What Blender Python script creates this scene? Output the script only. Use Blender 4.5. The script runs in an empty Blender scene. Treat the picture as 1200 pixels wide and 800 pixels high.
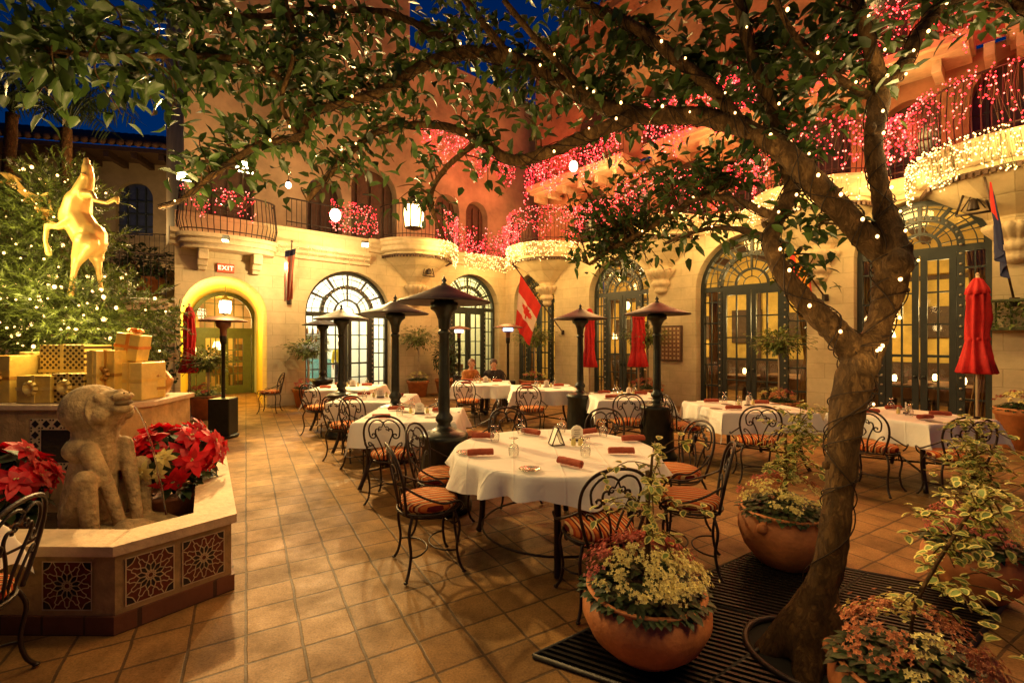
import bpy, bmesh, math, random
from mathutils import Vector, Matrix, noise
RND = random.Random(11)
F, H = 540.0, 1.65
PI = math.pi
def P(x, y, Y): return Vector(((x-600)/F*Y, Y, H-(y-400)/F*Y))      # a point seen at photo position x, y at distance Y
def G(x, y, z=0.0):
    Y = F*(H-z)/(y-400); return Vector(((x-600)/F*Y, Y, z))          # a point at height z
scene = bpy.context.scene
COL = scene.collection

# ------------------------------------------------------------------ helpers
def thing(name, label, cat, loc=(0,0,0), rz=0.0, group=None):
    o = bpy.data.objects.new(name, None); COL.objects.link(o)
    o.empty_display_size = .1
    o.location = loc; o.rotation_euler = (0,0,rz); o['label'] = label; o['category'] = cat
    if group: o['group'] = group
    return o
def part_empty(name, parent, loc=(0,0,0), rz=0.0):
    o = bpy.data.objects.new(name, None); COL.objects.link(o); o.parent = parent
    o.empty_display_size = .1
    o.location = loc; o.rotation_euler = (0,0,rz); return o
def tag(o, label, cat, group=None):
    o['label'] = label; o['category'] = cat
    if group: o['group'] = group
    return o
def dup(root, loc, rz=0.0, label=None, group=None, scale=None):
    r = root.copy(); COL.objects.link(r); r.location = loc; r.rotation_euler = (0,0,rz)
    if scale: r.scale = scale
    if label: r['label'] = label
    if group: r['group'] = group
    for ch in list(root.children):
        c = ch.copy(); COL.objects.link(c); c.parent = r
        for g in ch.children:
            d = g.copy(); COL.objects.link(d); d.parent = c
    return r

class MB:
    def __init__(s):
        s.v=[]; s.f=[]; s.m=[]; s.s=[]; s.M=Matrix(); s.mi=0; s.sm=False
    def add(s, vs, fs, sm=None):
        b=len(s.v); M=s.M
        s.v += [tuple(M @ Vector(v)) for v in vs]
        sm = s.sm if sm is None else sm
        for f in fs:
            s.f.append(tuple(b+i for i in f)); s.m.append(s.mi); s.s.append(sm)
    def box(s, c, d, rz=0.0, taper=1.0):
        x,y,z = d[0]/2,d[1]/2,d[2]/2; ca,sa=math.cos(rz),math.sin(rz); vs=[]
        for k,(px,py,pz) in enumerate([(-x,-y,-z),(x,-y,-z),(x,y,-z),(-x,y,-z),(-x,-y,z),(x,-y,z),(x,y,z),(-x,y,z)]):
            t = taper if k>3 else 1.0
            px*=t; py*=t
            vs.append((c[0]+px*ca-py*sa, c[1]+px*sa+py*ca, c[2]+pz))
        s.add(vs,[(0,3,2,1),(4,5,6,7),(0,1,5,4),(1,2,6,5),(2,3,7,6),(3,0,4,7)],False)
    def quad(s,a,b,c,d): s.add([a,b,c,d],[(0,1,2,3)],False)
    def prism(s, poly, z0, z1, top=True, bot=False):
        n=len(poly)
        vs=[(x,y,z0) for x,y in poly]+[(x,y,z1) for x,y in poly]
        fs=[(i,(i+1)%n,n+(i+1)%n,n+i) for i in range(n)]
        if top: fs.append(tuple(range(n,2*n)))
        if bot: fs.append(tuple(reversed(range(n))))
        s.add(vs,fs,False)
    def lathe(s, prof, seg=24, c=(0,0,0), a0=0.0, a1=2*PI, sm=True, fn=None):
        full = abs(a1-a0-2*PI)<1e-6; n = seg if full else seg+1; vs=[]
        for (r,z) in prof:
            for k in range(n):
                a=a0+(a1-a0)*k/seg
                rr = r*(fn(a,z) if fn else 1.0)
                vs.append((c[0]+rr*math.cos(a), c[1]+rr*math.sin(a), c[2]+z))
        fs=[]
        for i in range(len(prof)-1):
            for k in range(seg):
                k2=(k+1)%n if full else k+1
                fs.append((i*n+k, i*n+k2, (i+1)*n+k2, (i+1)*n+k))
        s.add(vs,fs,sm)
    def sphere(s, c, r, seg=12, rings=8, fn=None):
        if not hasattr(r,'__len__'): r=(r,r,r)
        vs=[(0,0,-1)]; fs=[]
        for i in range(1,rings):
            p=-PI/2+PI*i/rings
            for k in range(seg):
                a=2*PI*k/seg; vs.append((math.cos(p)*math.cos(a),math.cos(p)*math.sin(a),math.sin(p)))
        vs.append((0,0,1))
        for k in range(seg): fs.append((0,1+(k+1)%seg,1+k))
        for i in range(rings-2):
            for k in range(seg):
                a=1+i*seg+k; b=1+i*seg+(k+1)%seg; fs.append((a,b,b+seg,a+seg))
        t=len(vs)-1; l=1+(rings-2)*seg
        for k in range(seg): fs.append((l+k,l+(k+1)%seg,t))
        out=[]
        for v in vs:
            q=fn(Vector(v)) if fn else 1.0
            out.append((c[0]+v[0]*r[0]*q,c[1]+v[1]*r[1]*q,c[2]+v[2]*r[2]*q))
        s.add(out,fs,True)
    def tube(s, pts, r, seg=6, closed=False, cap=True, wob=0.0):
        pts=[Vector(p) for p in pts]; n=len(pts)
        if n<2: return
        rr = list(r) if hasattr(r,'__len__') else [r]*n
        T=[]
        for i in range(n):
            a=pts[i-1] if (i>0 or closed) else pts[i]; b=pts[(i+1)%n] if (i<n-1 or closed) else pts[i]
            t=b-a; T.append(t.normalized() if t.length>1e-9 else Vector((0,0,1)))
        up=Vector((0,0,1)) if abs(T[0].z)<.9 else Vector((1,0,0))
        N=(up-T[0]*up.dot(T[0])).normalized(); vs=[]
        for i in range(n):
            N=(N-T[i]*N.dot(T[i]))
            N=N.normalized() if N.length>1e-6 else T[i].orthogonal().normalized()
            B=T[i].cross(N)
            for k in range(seg):
                a=2*PI*k/seg; d=N*math.cos(a)+B*math.sin(a); q=rr[i]
                if wob: q*=1+wob*noise.noise((pts[i]+d*rr[i])*(1.1/max(rr[i],.02)))+wob*.6*noise.noise((pts[i]+d*rr[i])*(3.1/max(rr[i],.02)))
                vs.append(pts[i]+d*q)
        fs=[]; m=n if closed else n-1
        for i in range(m):
            j=(i+1)%n
            for k in range(seg): fs.append((i*seg+k,i*seg+(k+1)%seg,j*seg+(k+1)%seg,j*seg+k))
        if cap and not closed:
            fs.append(tuple(reversed(range(seg)))); fs.append(tuple((n-1)*seg+k for k in range(seg)))
        s.add(vs,fs,True)
    def leaf(s, p, d, up, L, W, bend=.25, fold=.2):
        d=d.normalized(); sd=d.cross(up)
        if sd.length<1e-4: sd=d.orthogonal()
        sd.normalize(); n=sd.cross(d)
        def q(t,w,f): return p+d*(L*t)+sd*(W*w)-n*(bend*L*t*t)+n*(f*W)
        vs=[q(0,0,0),q(.33,0,0),q(.7,0,0),q(1,0,0),q(.3,-.5,fold),q(.3,.5,fold),q(.68,-.4,fold),q(.68,.4,fold)]
        s.add(vs,[(0,1,4),(0,5,1),(4,1,2,6),(1,5,7,2),(6,2,3),(2,7,3)],True)
    def build(s, name, mats, parent=None, loc=None, rz=0.0, bevel=0.0, kind=None):
        me=bpy.data.meshes.new(name); me.from_pydata(s.v,[],s.f); me.update()
        mats = mats if isinstance(mats,(list,tuple)) else [mats]
        for m in mats: me.materials.append(m)
        me.polygons.foreach_set('material_index', s.m); me.polygons.foreach_set('use_smooth', s.s); me.update()
        o=bpy.data.objects.new(name,me); COL.objects.link(o)
        if parent: o.parent=parent
        if loc is not None: o.location=loc; o.rotation_euler=(0,0,rz)
        if bevel:
            b=o.modifiers.new('b','BEVEL'); b.width=bevel; b.segments=2; b.limit_method='ANGLE'
        if kind: o['kind']=kind
        return o
def catmull(pts, n=6, rad=None):
    pts=[Vector(p) for p in pts]; out=[]; ro=[]
    for i in range(len(pts)-1):
        p0=pts[max(i-1,0)];p1=pts[i];p2=pts[i+1];p3=pts[min(i+2,len(pts)-1)]
        for k in range(n):
            t=k/n; out.append(.5*((2*p1)+(p2-p0)*t+(2*p0-5*p1+4*p2-p3)*t*t+(3*p1-p0-3*p2+p3)*t**3))
            if rad: ro.append(rad[i]*(1-t)+rad[i+1]*t)
    out.append(pts[-1])
    if rad: ro.append(rad[-1]); return out,ro
    return out
def fuse(mb, name, mats, parent, voxel, smooth=3, pick=None, loc=None, rz=0.0):
    me=bpy.data.meshes.new(name+'_raw'); me.from_pydata(mb.v,[],mb.f); me.update()
    t=bpy.data.objects.new('raw_shape',me); COL.objects.link(t)
    m=t.modifiers.new('r','REMESH'); m.mode='VOXEL'; m.voxel_size=voxel
    if smooth:
        q=t.modifiers.new('s','SMOOTH'); q.iterations=smooth; q.factor=.5
    dg=bpy.context.evaluated_depsgraph_get(); dg.update()
    new=bpy.data.meshes.new_from_object(t.evaluated_get(dg)); new.name=name
    bpy.data.objects.remove(t); bpy.data.meshes.remove(me)
    new.materials.clear()
    mats = mats if isinstance(mats,(list,tuple)) else [mats]
    for mm in mats: new.materials.append(mm)
    new.polygons.foreach_set('use_smooth',[True]*len(new.polygons))
    if pick: new.polygons.foreach_set('material_index',[pick(p.center) for p in new.polygons])
    new.update()
    o=bpy.data.objects.new(name,new); COL.objects.link(o)
    if parent: o.parent=parent
    if loc is not None: o.location=loc; o.rotation_euler=(0,0,rz)
    return o

# ------------------------------------------------------------------ materials
class NT:
    def __init__(s,name):
        s.mat=bpy.data.materials.new(name); s.mat.use_nodes=True; s.nt=s.mat.node_tree
        s.b=s.nt.nodes['Principled BSDF']; s.out=s.nt.nodes['Material Output']
    def n(s,t,**kw):
        o=s.nt.nodes.new(t)
        for k,v in kw.items():
            if k[0]=='_': o.inputs[k[1:].replace('_',' ')].default_value=v
            else: setattr(o,k,v)
        return o
    def l(s,a,b): s.nt.links.new(a,b)
def ramp(t, fac, stops, interp='LINEAR'):
    r=t.n('ShaderNodeValToRGB'); r.color_ramp.interpolation=interp
    e=r.color_ramp.elements
    while len(e)<len(stops): e.new(.5)
    for i,(p,c) in enumerate(stops):
        e[i].position=p; e[i].color=(c[0],c[1],c[2],1)
    t.l(fac,r.inputs[0]); return r.outputs[0]
def M(name, col, rough=.6, metal=0.0, var=.25, scale=6.0, bump=.15, bscale=None, island=False, trans=0.0, spec=None, coat=0.0, detail=6):
    t=NT(name); tc=t.n('ShaderNodeTexCoord')
    nz=t.n('ShaderNodeTexNoise',_Scale=scale,_Detail=detail,_Roughness=.65); t.l(tc.outputs['Object'],nz.inputs['Vector'])
    lo=[c*(1-var) for c in col]; hi=[min(1,c*(1+var)) for c in col]
    fac=nz.outputs['Fac']
    if island:
        g=t.n('ShaderNodeNewGeometry'); fac=g.outputs['Random Per Island']
        c=ramp(t,fac,[(0,lo),(1,hi)])
    else: c=ramp(t,fac,[(.3,lo),(.7,hi)])
    t.l(c,t.b.inputs['Base Color'])
    t.b.inputs['Roughness'].default_value=rough; t.b.inputs['Metallic'].default_value=metal
    if spec is not None: t.b.inputs['Specular IOR Level'].default_value=spec
    if coat: t.b.inputs['Coat Weight'].default_value=coat
    if bump:
        n2=t.n('ShaderNodeTexNoise',_Scale=bscale or scale*4,_Detail=5.0); t.l(tc.outputs['Object'],n2.inputs['Vector'])
        bp=t.n('ShaderNodeBump',_Strength=bump,_Distance=.02); t.l(n2.outputs['Fac'],bp.inputs['Height']); t.l(bp.outputs[0],t.b.inputs['Normal'])
    if trans:
        tr=t.n('ShaderNodeBsdfTranslucent'); t.l(c,tr.inputs['Color'])
        mx=t.n('ShaderNodeMixShader'); mx.inputs[0].default_value=trans
        t.l(t.b.outputs[0],mx.inputs[1]); t.l(tr.outputs[0],mx.inputs[2]); t.l(mx.outputs[0],t.out.inputs['Surface'])
    return t.mat
def EM(name, col, strength, sample='NONE'):
    t=NT(name); t.b.inputs['Base Color'].default_value=(*[min(1,c) for c in col],1)
    t.b.inputs['Emission Color'].default_value=(*col,1); t.b.inputs['Emission Strength'].default_value=strength
    t.mat.cycles.emission_sampling=sample
    return t.mat
def brickmat(name, c1, c2, mort, bw, bh, msize=.012, off=.5, rz=0.0, swap=True, rough=.6, bump=.4, noise_amt=.35, soft=.3, spec=.3, wob=0.0, nscale=2.2, grain=False):
    t=NT(name); tc=t.n('ShaderNodeTexCoord'); sp=t.n('ShaderNodeSeparateXYZ'); cb=t.n('ShaderNodeCombineXYZ')
    t.l(tc.outputs['Object'],sp.inputs[0]); t.l(sp.outputs['X'],cb.inputs['X'])
    t.l(sp.outputs['Z' if swap else 'Y'],cb.inputs['Y'])
    mp=t.n('ShaderNodeMapping'); mp.inputs['Rotation'].default_value=(0,0,rz); t.l(cb.outputs[0],mp.inputs['Vector'])
    vec=mp.outputs[0]
    if wob:
        wn=t.n('ShaderNodeTexNoise',_Scale=5.0,_Detail=3.0); t.l(tc.outputs['Object'],wn.inputs['Vector'])
        sb=t.n('ShaderNodeVectorMath',operation='SUBTRACT'); sb.inputs[1].default_value=(.5,.5,.5); t.l(wn.outputs['Color'],sb.inputs[0])
        sc=t.n('ShaderNodeVectorMath',operation='SCALE'); sc.inputs['Scale'].default_value=wob; t.l(sb.outputs[0],sc.inputs[0])
        ad=t.n('ShaderNodeVectorMath',operation='ADD'); t.l(vec,ad.inputs[0]); t.l(sc.outputs[0],ad.inputs[1]); vec=ad.outputs[0]
    br=t.n('ShaderNodeTexBrick',offset=off,squash=1.0); br.inputs['Scale'].default_value=1.0
    br.inputs['Color1'].default_value=(*c1,1); br.inputs['Color2'].default_value=(*c2,1); br.inputs['Mortar'].default_value=(*mort,1)
    br.inputs['Mortar Size'].default_value=msize; br.inputs['Mortar Smooth'].default_value=soft
    br.inputs['Brick Width'].default_value=bw; br.inputs['Row Height'].default_value=bh; br.inputs['Bias'].default_value=0.0
    t.l(vec,br.inputs['Vector'])
    nz=t.n('ShaderNodeTexNoise',_Scale=nscale,_Detail=9.0,_Roughness=.7); t.l(tc.outputs['Object'],nz.inputs['Vector'])
    v=ramp(t,nz.outputs['Fac'],[(.3,(1-noise_amt,)*3),(.72,(1+noise_amt*.5,)*3)])
    mx=t.n('ShaderNodeMix',data_type='RGBA',blend_type='MULTIPLY'); mx.inputs[0].default_value=1.0
    t.l(br.outputs['Color'],mx.inputs[6]); t.l(v,mx.inputs[7]); colr=mx.outputs[2]
    if grain:
        ng=t.n('ShaderNodeTexNoise',_Scale=85.0,_Detail=4.0,_Roughness=.8); t.l(tc.outputs['Object'],ng.inputs['Vector'])
        vg=ramp(t,ng.outputs['Fac'],[(.32,(.55,)*3),(.5,(1,)*3),(.72,(1.35,)*3)])
        m9=t.n('ShaderNodeMix',data_type='RGBA',blend_type='MULTIPLY'); m9.inputs[0].default_value=1.0; t.l(colr,m9.inputs[6]); t.l(vg,m9.inputs[7]); colr=m9.outputs[2]
    t.l(colr,t.b.inputs['Base Color'])
    n3=t.n('ShaderNodeTexNoise',_Scale=60.0 if grain else 30.0,_Detail=5.0); t.l(tc.outputs['Object'],n3.inputs['Vector'])
    m1=t.n('ShaderNodeMath',operation='MULTIPLY_ADD'); m1.inputs[1].default_value=-1.0; t.l(br.outputs['Fac'],m1.inputs[0])
    m2=t.n('ShaderNodeMath',operation='MULTIPLY'); m2.inputs[1].default_value=.35; t.l(n3.outputs['Fac'],m2.inputs[0]); t.l(m2.outputs[0],m1.inputs[2])
    bp=t.n('ShaderNodeBump',_Strength=bump,_Distance=.02); t.l(m1.outputs[0],bp.inputs['Height']); t.l(bp.outputs[0],t.b.inputs['Normal'])
    rr=ramp(t,nz.outputs['Fac'],[(.3,(rough+.15,)*3),(.7,(rough-.1,)*3)]); t.l(rr,t.b.inputs['Roughness'])
    t.b.inputs['Specular IOR Level'].default_value=spec
    return t.mat
def stripemat(name, cols, scale, axis='X', rough=.8):
    t=NT(name); tc=t.n('ShaderNodeTexCoord'); sp=t.n('ShaderNodeSeparateXYZ'); t.l(tc.outputs['Object'],sp.inputs[0])
    m=t.n('ShaderNodeMath',operation='MULTIPLY'); m.inputs[1].default_value=scale; t.l(sp.outputs[axis],m.inputs[0])
    f=t.n('ShaderNodeMath',operation='FRACT'); t.l(m.outputs[0],f.inputs[0])
    c=ramp(t,f.outputs[0],cols,'CONSTANT'); t.l(c,t.b.inputs['Base Color']); t.b.inputs['Roughness'].default_value=rough
    t.b.inputs['Specular IOR Level'].default_value=.15
    n2=t.n('ShaderNodeTexNoise',_Scale=60.0); t.l(tc.outputs['Object'],n2.inputs['Vector'])
    bp=t.n('ShaderNodeBump',_Strength=.2,_Distance=.01); t.l(n2.outputs['Fac'],bp.inputs['Height']); t.l(bp.outputs[0],t.b.inputs['Normal'])
    return t.mat
def dotmat(name, base, dot, scale, size, rough=.35):
    t=NT(name); tc=t.n('ShaderNodeTexCoord'); sp=t.n('ShaderNodeSeparateXYZ'); cb=t.n('ShaderNodeCombineXYZ')
    t.l(tc.outputs['Object'],sp.inputs[0]); t.l(sp.outputs['X'],cb.inputs['X']); t.l(sp.outputs['Z'],cb.inputs['Y'])
    mp=t.n('ShaderNodeMapping'); mp.inputs['Rotation'].default_value=(0,0,PI/4); t.l(cb.outputs[0],mp.inputs[0])
    v=t.n('ShaderNodeTexVoronoi',voronoi_dimensions='2D',_Scale=scale,_Randomness=0.0); t.l(mp.outputs[0],v.inputs['Vector'])
    c=ramp(t,v.outputs['Distance'],[(0,dot),(size,base)],'CONSTANT'); t.l(c,t.b.inputs['Base Color']); t.b.inputs['Roughness'].default_value=rough
    t.b.inputs['Metallic'].default_value=.3
    return t.mat
def glassmat(name, tint=(1,1,1), gl=.08):
    t=NT(name); tr=t.n('ShaderNodeBsdfTransparent'); tr.inputs[0].default_value=(*tint,1)
    g=t.n('ShaderNodeBsdfGlossy'); g.inputs['Roughness'].default_value=.03
    lw=t.n('ShaderNodeLayerWeight',_Blend=.25); mth=t.n('ShaderNodeMath',operation='MULTIPLY_ADD'); mth.inputs[1].default_value=.5; mth.inputs[2].default_value=gl
    t.l(lw.outputs['Fresnel'],mth.inputs[0])
    mx=t.n('ShaderNodeMixShader'); t.l(mth.outputs[0],mx.inputs[0]); t.l(tr.outputs[0],mx.inputs[1]); t.l(g.outputs[0],mx.inputs[2]); t.l(mx.outputs[0],t.out.inputs['Surface'])
    return t.mat
TILE_A = math.radians(30)
floor_m = brickmat('terracotta_paving',(.36,.19,.060),(.25,.125,.038),(.115,.062,.024),.272,.272,.010,0.0,-TILE_A,False,.58,.30,.6,.5,.25,.022,2.3,True)
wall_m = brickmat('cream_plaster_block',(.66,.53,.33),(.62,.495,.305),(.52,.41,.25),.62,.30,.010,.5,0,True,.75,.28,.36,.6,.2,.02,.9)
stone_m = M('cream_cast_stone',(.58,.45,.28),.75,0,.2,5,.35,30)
redlit_wall_m = M('red_lit_plaster',(.36,.19,.10),.8,0,.5,.9,.3,9)  # cream-orange plaster with the glow of the red lights put into its colour
yellow_m = M('yellow_plaster',(.80,.58,.06),.7,0,.08,2,.1,20)
dark_m = M('dark_bronze_paint',(.028,.034,.032),.38,.0,.2,9,.1,60)
green_m = M('green_door_paint',(.075,.088,.032),.5,0,.2,9,.1)
stud_m = M('worn_stud',(.42,.36,.27),.35,.6,.1)
glass_m = glassmat('window_glass')
iron_m = M('wrought_iron',(.030,.017,.013),.45,.4,.3,20,.15)
heater_m = M('heater_dark_metal',(.022,.024,.020),.36,.5,.3,12,.1)
cap_m = M('heater_cap_brown',(.028,.014,.017),.5,.2,.25,7,.08)
capb_m = M('heater_cap_copper',(.20,.085,.055),.4,.5,.2,7,.08)
pole_m = M('pale_umbrella_pole',(.5,.38,.24),.5)
red_m = M('red_canvas',(.55,.012,.012),.75,0,.2,12,.25,50)
def clothmat():
    t=NT('white_tablecloth'); tc=t.n('ShaderNodeTexCoord'); sp=t.n('ShaderNodeSeparateXYZ'); t.l(tc.outputs['Object'],sp.inputs[0]); hs=[]
    for ax in ('X','Y'):
        m=t.n('ShaderNodeMath',operation='PINGPONG'); m.inputs[1].default_value=.17; t.l(sp.outputs[ax],m.inputs[0])
        hs.append(ramp(t,m.outputs[0],[(0,(1,1,1)),(.010,(0,0,0))]))
    a=t.n('ShaderNodeMath',operation='ADD'); t.l(hs[0],a.inputs[0]); t.l(hs[1],a.inputs[1])
    nz=t.n('ShaderNodeTexNoise',_Scale=7.0,_Detail=4.0,_Distortion=.8); t.l(tc.outputs['Object'],nz.inputs['Vector'])
    w=t.n('ShaderNodeMath',operation='MULTIPLY_ADD'); w.inputs[1].default_value=2.2; t.l(nz.outputs['Fac'],w.inputs[0]); t.l(a.outputs[0],w.inputs[2])
    bp=t.n('ShaderNodeBump',_Strength=.35,_Distance=.012); t.l(w.outputs[0],bp.inputs['Height']); t.l(bp.outputs[0],t.b.inputs['Normal'])
    t.b.inputs['Base Color'].default_value=(.80,.76,.70,1); t.b.inputs['Roughness'].default_value=.85; t.b.inputs['Specular IOR Level'].default_value=.15
    return t.mat
cloth_m = clothmat()
napkin_m = M('rust_napkin',(.36,.07,.03),.85,0,.2,30,.4,80)
seat_m = stripemat('striped_cushion',[(0,(.60,.17,.035)),(.18,(.14,.010,.010)),(.30,(.72,.50,.24)),(.42,(.38,.04,.015)),(.54,(.64,.22,.045)),(.66,(.12,.010,.010)),(.78,(.70,.46,.20)),(.90,(.42,.06,.02))],10.5)
terra_m = M('terracotta',(.47,.165,.05),.7,0,.28,7,.25,40)
terrap_m = M('pale_terracotta',(.45,.20,.09),.75,0,.28,6,.25,40)
wire_m = M('brown_wire',(.025,.014,.008),.7,0,.2,20,0,spec=.2)
soil_m = M('soil',(.04,.025,.015),.95,0,.4,30,.6)
def barkmat():
    t=NT('bark'); tc=t.n('ShaderNodeTexCoord'); mp=t.n('ShaderNodeMapping'); mp.inputs['Scale'].default_value=(1,1,.42); t.l(tc.outputs['Object'],mp.inputs[0])
    n1=t.n('ShaderNodeTexNoise',_Scale=22.0,_Detail=9.0,_Roughness=.7,_Distortion=1.2); t.l(mp.outputs[0],n1.inputs['Vector'])
    n2=t.n('ShaderNodeTexNoise',_Scale=3.2,_Detail=6.0,_Roughness=.6); t.l(tc.outputs['Object'],n2.inputs['Vector'])
    vo=t.n('ShaderNodeTexVoronoi',feature='DISTANCE_TO_EDGE',_Scale=17.0); 
    mp2=t.n('ShaderNodeMix',data_type='VECTOR'); mp2.inputs[0].default_value=.12; t.l(mp.outputs[0],mp2.inputs[4]); t.l(n1.outputs['Color'],mp2.inputs[5]); t.l(mp2.outputs[1],vo.inputs['Vector'])
    c1=ramp(t,n1.outputs['Fac'],[(.30,(.075,.036,.012)),(.55,(.19,.105,.038)),(.78,(.32,.20,.09))])
    c2=ramp(t,n2.outputs['Fac'],[(.35,(.55,.50,.42)),(.70,(1.25,1.2,1.1))])
    mx=t.n('ShaderNodeMix',data_type='RGBA',blend_type='MULTIPLY'); mx.inputs[0].default_value=1.0; t.l(c1,mx.inputs[6]); t.l(c2,mx.inputs[7]); t.l(mx.outputs[2],t.b.inputs['Base Color'])
    cr=ramp(t,vo.outputs['Distance'],[(.0,(0,0,0)),(.12,(1,1,1))])
    m=t.n('ShaderNodeMath',operation='MULTIPLY_ADD'); m.inputs[1].default_value=.35; t.l(cr,m.inputs[0]); t.l(n1.outputs['Fac'],m.inputs[2])
    bp=t.n('ShaderNodeBump',_Strength=1.0,_Distance=.05); t.l(m.outputs[0],bp.inputs['Height']); t.l(bp.outputs[0],t.b.inputs['Normal']); t.b.inputs['Roughness'].default_value=.8
    t.b.inputs['Specular IOR Level'].default_value=.25
    return t.mat
bark_m = barkmat()
leaf_m = M('tree_leaf',(.044,.080,.018),.38,0,.7,5,.1,20,True,.32,.5)
leafd_m = M('dark_foliage',(.035,.06,.018),.5,0,.6,5,0,None,True,.25)
leafl_m = M('light_foliage',(.13,.17,.04),.5,0,.5,5,0,None,True,.3)
var_in = M('variegated_centre',(.16,.22,.05),.5,0,.4,5,0,None,True,.3)
var_out = M('variegated_margin',(.62,.54,.16),.5,0,.3,5,0,None,True,.3)
pink_m = M('pink_floret',(.62,.19,.14),.6,0,.4,5,0,None,True,.2)
cream_m = M('cream_floret',(.80,.70,.28),.6,0,.2,5,0,None,True,.2)
orange_m = M('orange_floret',(.52,.20,.09),.6,0,.4,5,0,None,True,.2)
poin_m = M('poinsettia_bract',(.62,.006,.018),.5,0,.35,5,.1,30,True,.25)
poiny_m = M('cream_bract',(.75,.62,.22),.5,0,.2,5,.1,30,True,.25)
needle_m = M('pine_needle',(.10,.135,.022),.55,0,.85,5,0,None,True,.15)
gold_m = M('gold_paint',(.82,.52,.15),.40,.35,.12,5,.12,18)
goldbox_m = M('gold_foil_wrap',(.84,.58,.13),.30,.40,.2,6,.7,9)
goldbox2_m = M('pale_gold_wrap',(.80,.58,.16),.36,.25,.15,6,.6,10)
ribbon_m = M('bronze_ribbon',(.50,.26,.05),.4,.4,.2,8,.2)
ribbono_m = M('orange_ribbon',(.75,.25,.03),.35,.3,.2,8,.2)
dots_m = dotmat('polka_dot_wrap',(.66,.48,.14),(.06,.03,.01),26,.34)
mstone_m = M('carved_stone',(.36,.245,.115),.85,0,.45,12,1.0,26)
fount_m = M('fountain_plaster',(.42,.265,.10),.8,0,.35,7,.5,24)
coping_m = M('coping_stone',(.58,.41,.24),.65,0,.25,5,.3,30)
tilebase_m = brickmat('brown_base_tile',(.22,.085,.04),(.17,.065,.03),(.08,.04,.02),.24,.3,.008,0,0,True,.55,.4,.35,.3)
tileblk_m = M('black_glaze',(.018,.012,.012),.25,0,.3)
tilered_m = M('maroon_glaze',(.14,.025,.015),.25,0,.3)
tilewht_m = M('cream_glaze',(.60,.45,.25),.4,0,.15)
grate_m = M('cast_iron_grate',(.018,.013,.011),.5,.4,.4,20,.2)
pit_m = M('pit_soil',(.008,.006,.004),.95)
roof_m = M('roof_tile',(.16,.075,.045),.8,0,.4,8,.3)
wing_m = M('old_plaster',(.34,.24,.14),.85,0,.25,2,.25,12)
wood_m = M('dark_timber',(.07,.035,.018),.6,0,.35,8,.3)
room_m = M('ochre_room_plaster',(.72,.48,.13),.8,0,.45,1.0,.05)
roomw_m = M('white_room_plaster',(.80,.80,.66),.8,0,.08,1.5,.05)
skin_m = M('skin',(.55,.30,.19),.55,0,.08)
hairb_m = M('brown_hair',(.16,.07,.03),.6,0,.3,40,.5,90)
haird_m = M('dark_hair',(.05,.025,.015),.6,0,.3,40,.5,90)
jacket_m = M('rust_jacket',(.42,.16,.035),.85,0,.2,20,.3)
darkcl_m = M('dark_clothing',(.03,.022,.02),.85,0,.2,20,.3)
ysh_m = M('yellow_shirt',(.75,.60,.03),.85,0,.1,20,.3)
jean_m = M('dark_trousers',(.03,.035,.06),.85,0,.2,20,.3)
plaque_m = M('plaque_tile',(.20,.09,.05),.5,0,.6,30,.4,40)
white_m = M('white_card',(.85,.80,.68),.6,0,.03,4,0)
bulb_w = EM('warm_fairy_bulb',(1,.55,.18),5.5)
bulb_r = EM('red_fairy_bulb',(1,.03,.045),3.0)
bulb_p = EM('pink_fairy_bulb',(1,.22,.17),3.0)
lamp_e = EM('lamp_glass',(1,.66,.24),7,'AUTO')
lampw_e = EM('white_lamp_glass',(1,.78,.42),16,'AUTO')
water_m = NT('water'); water_m.b.inputs['Base Color'].default_value=(.9,.95,1,1); water_m.b.inputs['Transmission Weight'].default_value=1; water_m.b.inputs['Roughness'].default_value=.05; water_m.b.inputs['IOR'].default_value=1.33; water_m=water_m.mat
gobl_m = glassmat('goblet_glass',(.93,.94,.90),.16)
# ------------------------------------------------------------------ setting
CX, CY = -.25, 16.76
TR, TB = math.atan2(-.747,.664), math.atan2(.664,.747)
def WR(x,y,z=0): return Vector((CX+.664*x+.747*y, CY-.747*x+.664*y, z))
def WB(x,y,z=0): return Vector((CX+.747*x-.664*y, CY+.664*x+.747*y, z))
def uR(px): k=(px-600)/F; return (k*CY-CX)/(.664+.747*k)
def uB(px): k=(px-600)/F; return -(CX-k*CY)/(.747-.664*k)
g=MB(); g.quad((-70,-60,0),(70,-60,0),(70,80,0),(-70,80,0)); ground=g.build('ground',floor_m); ground['kind']='structure'

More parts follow.
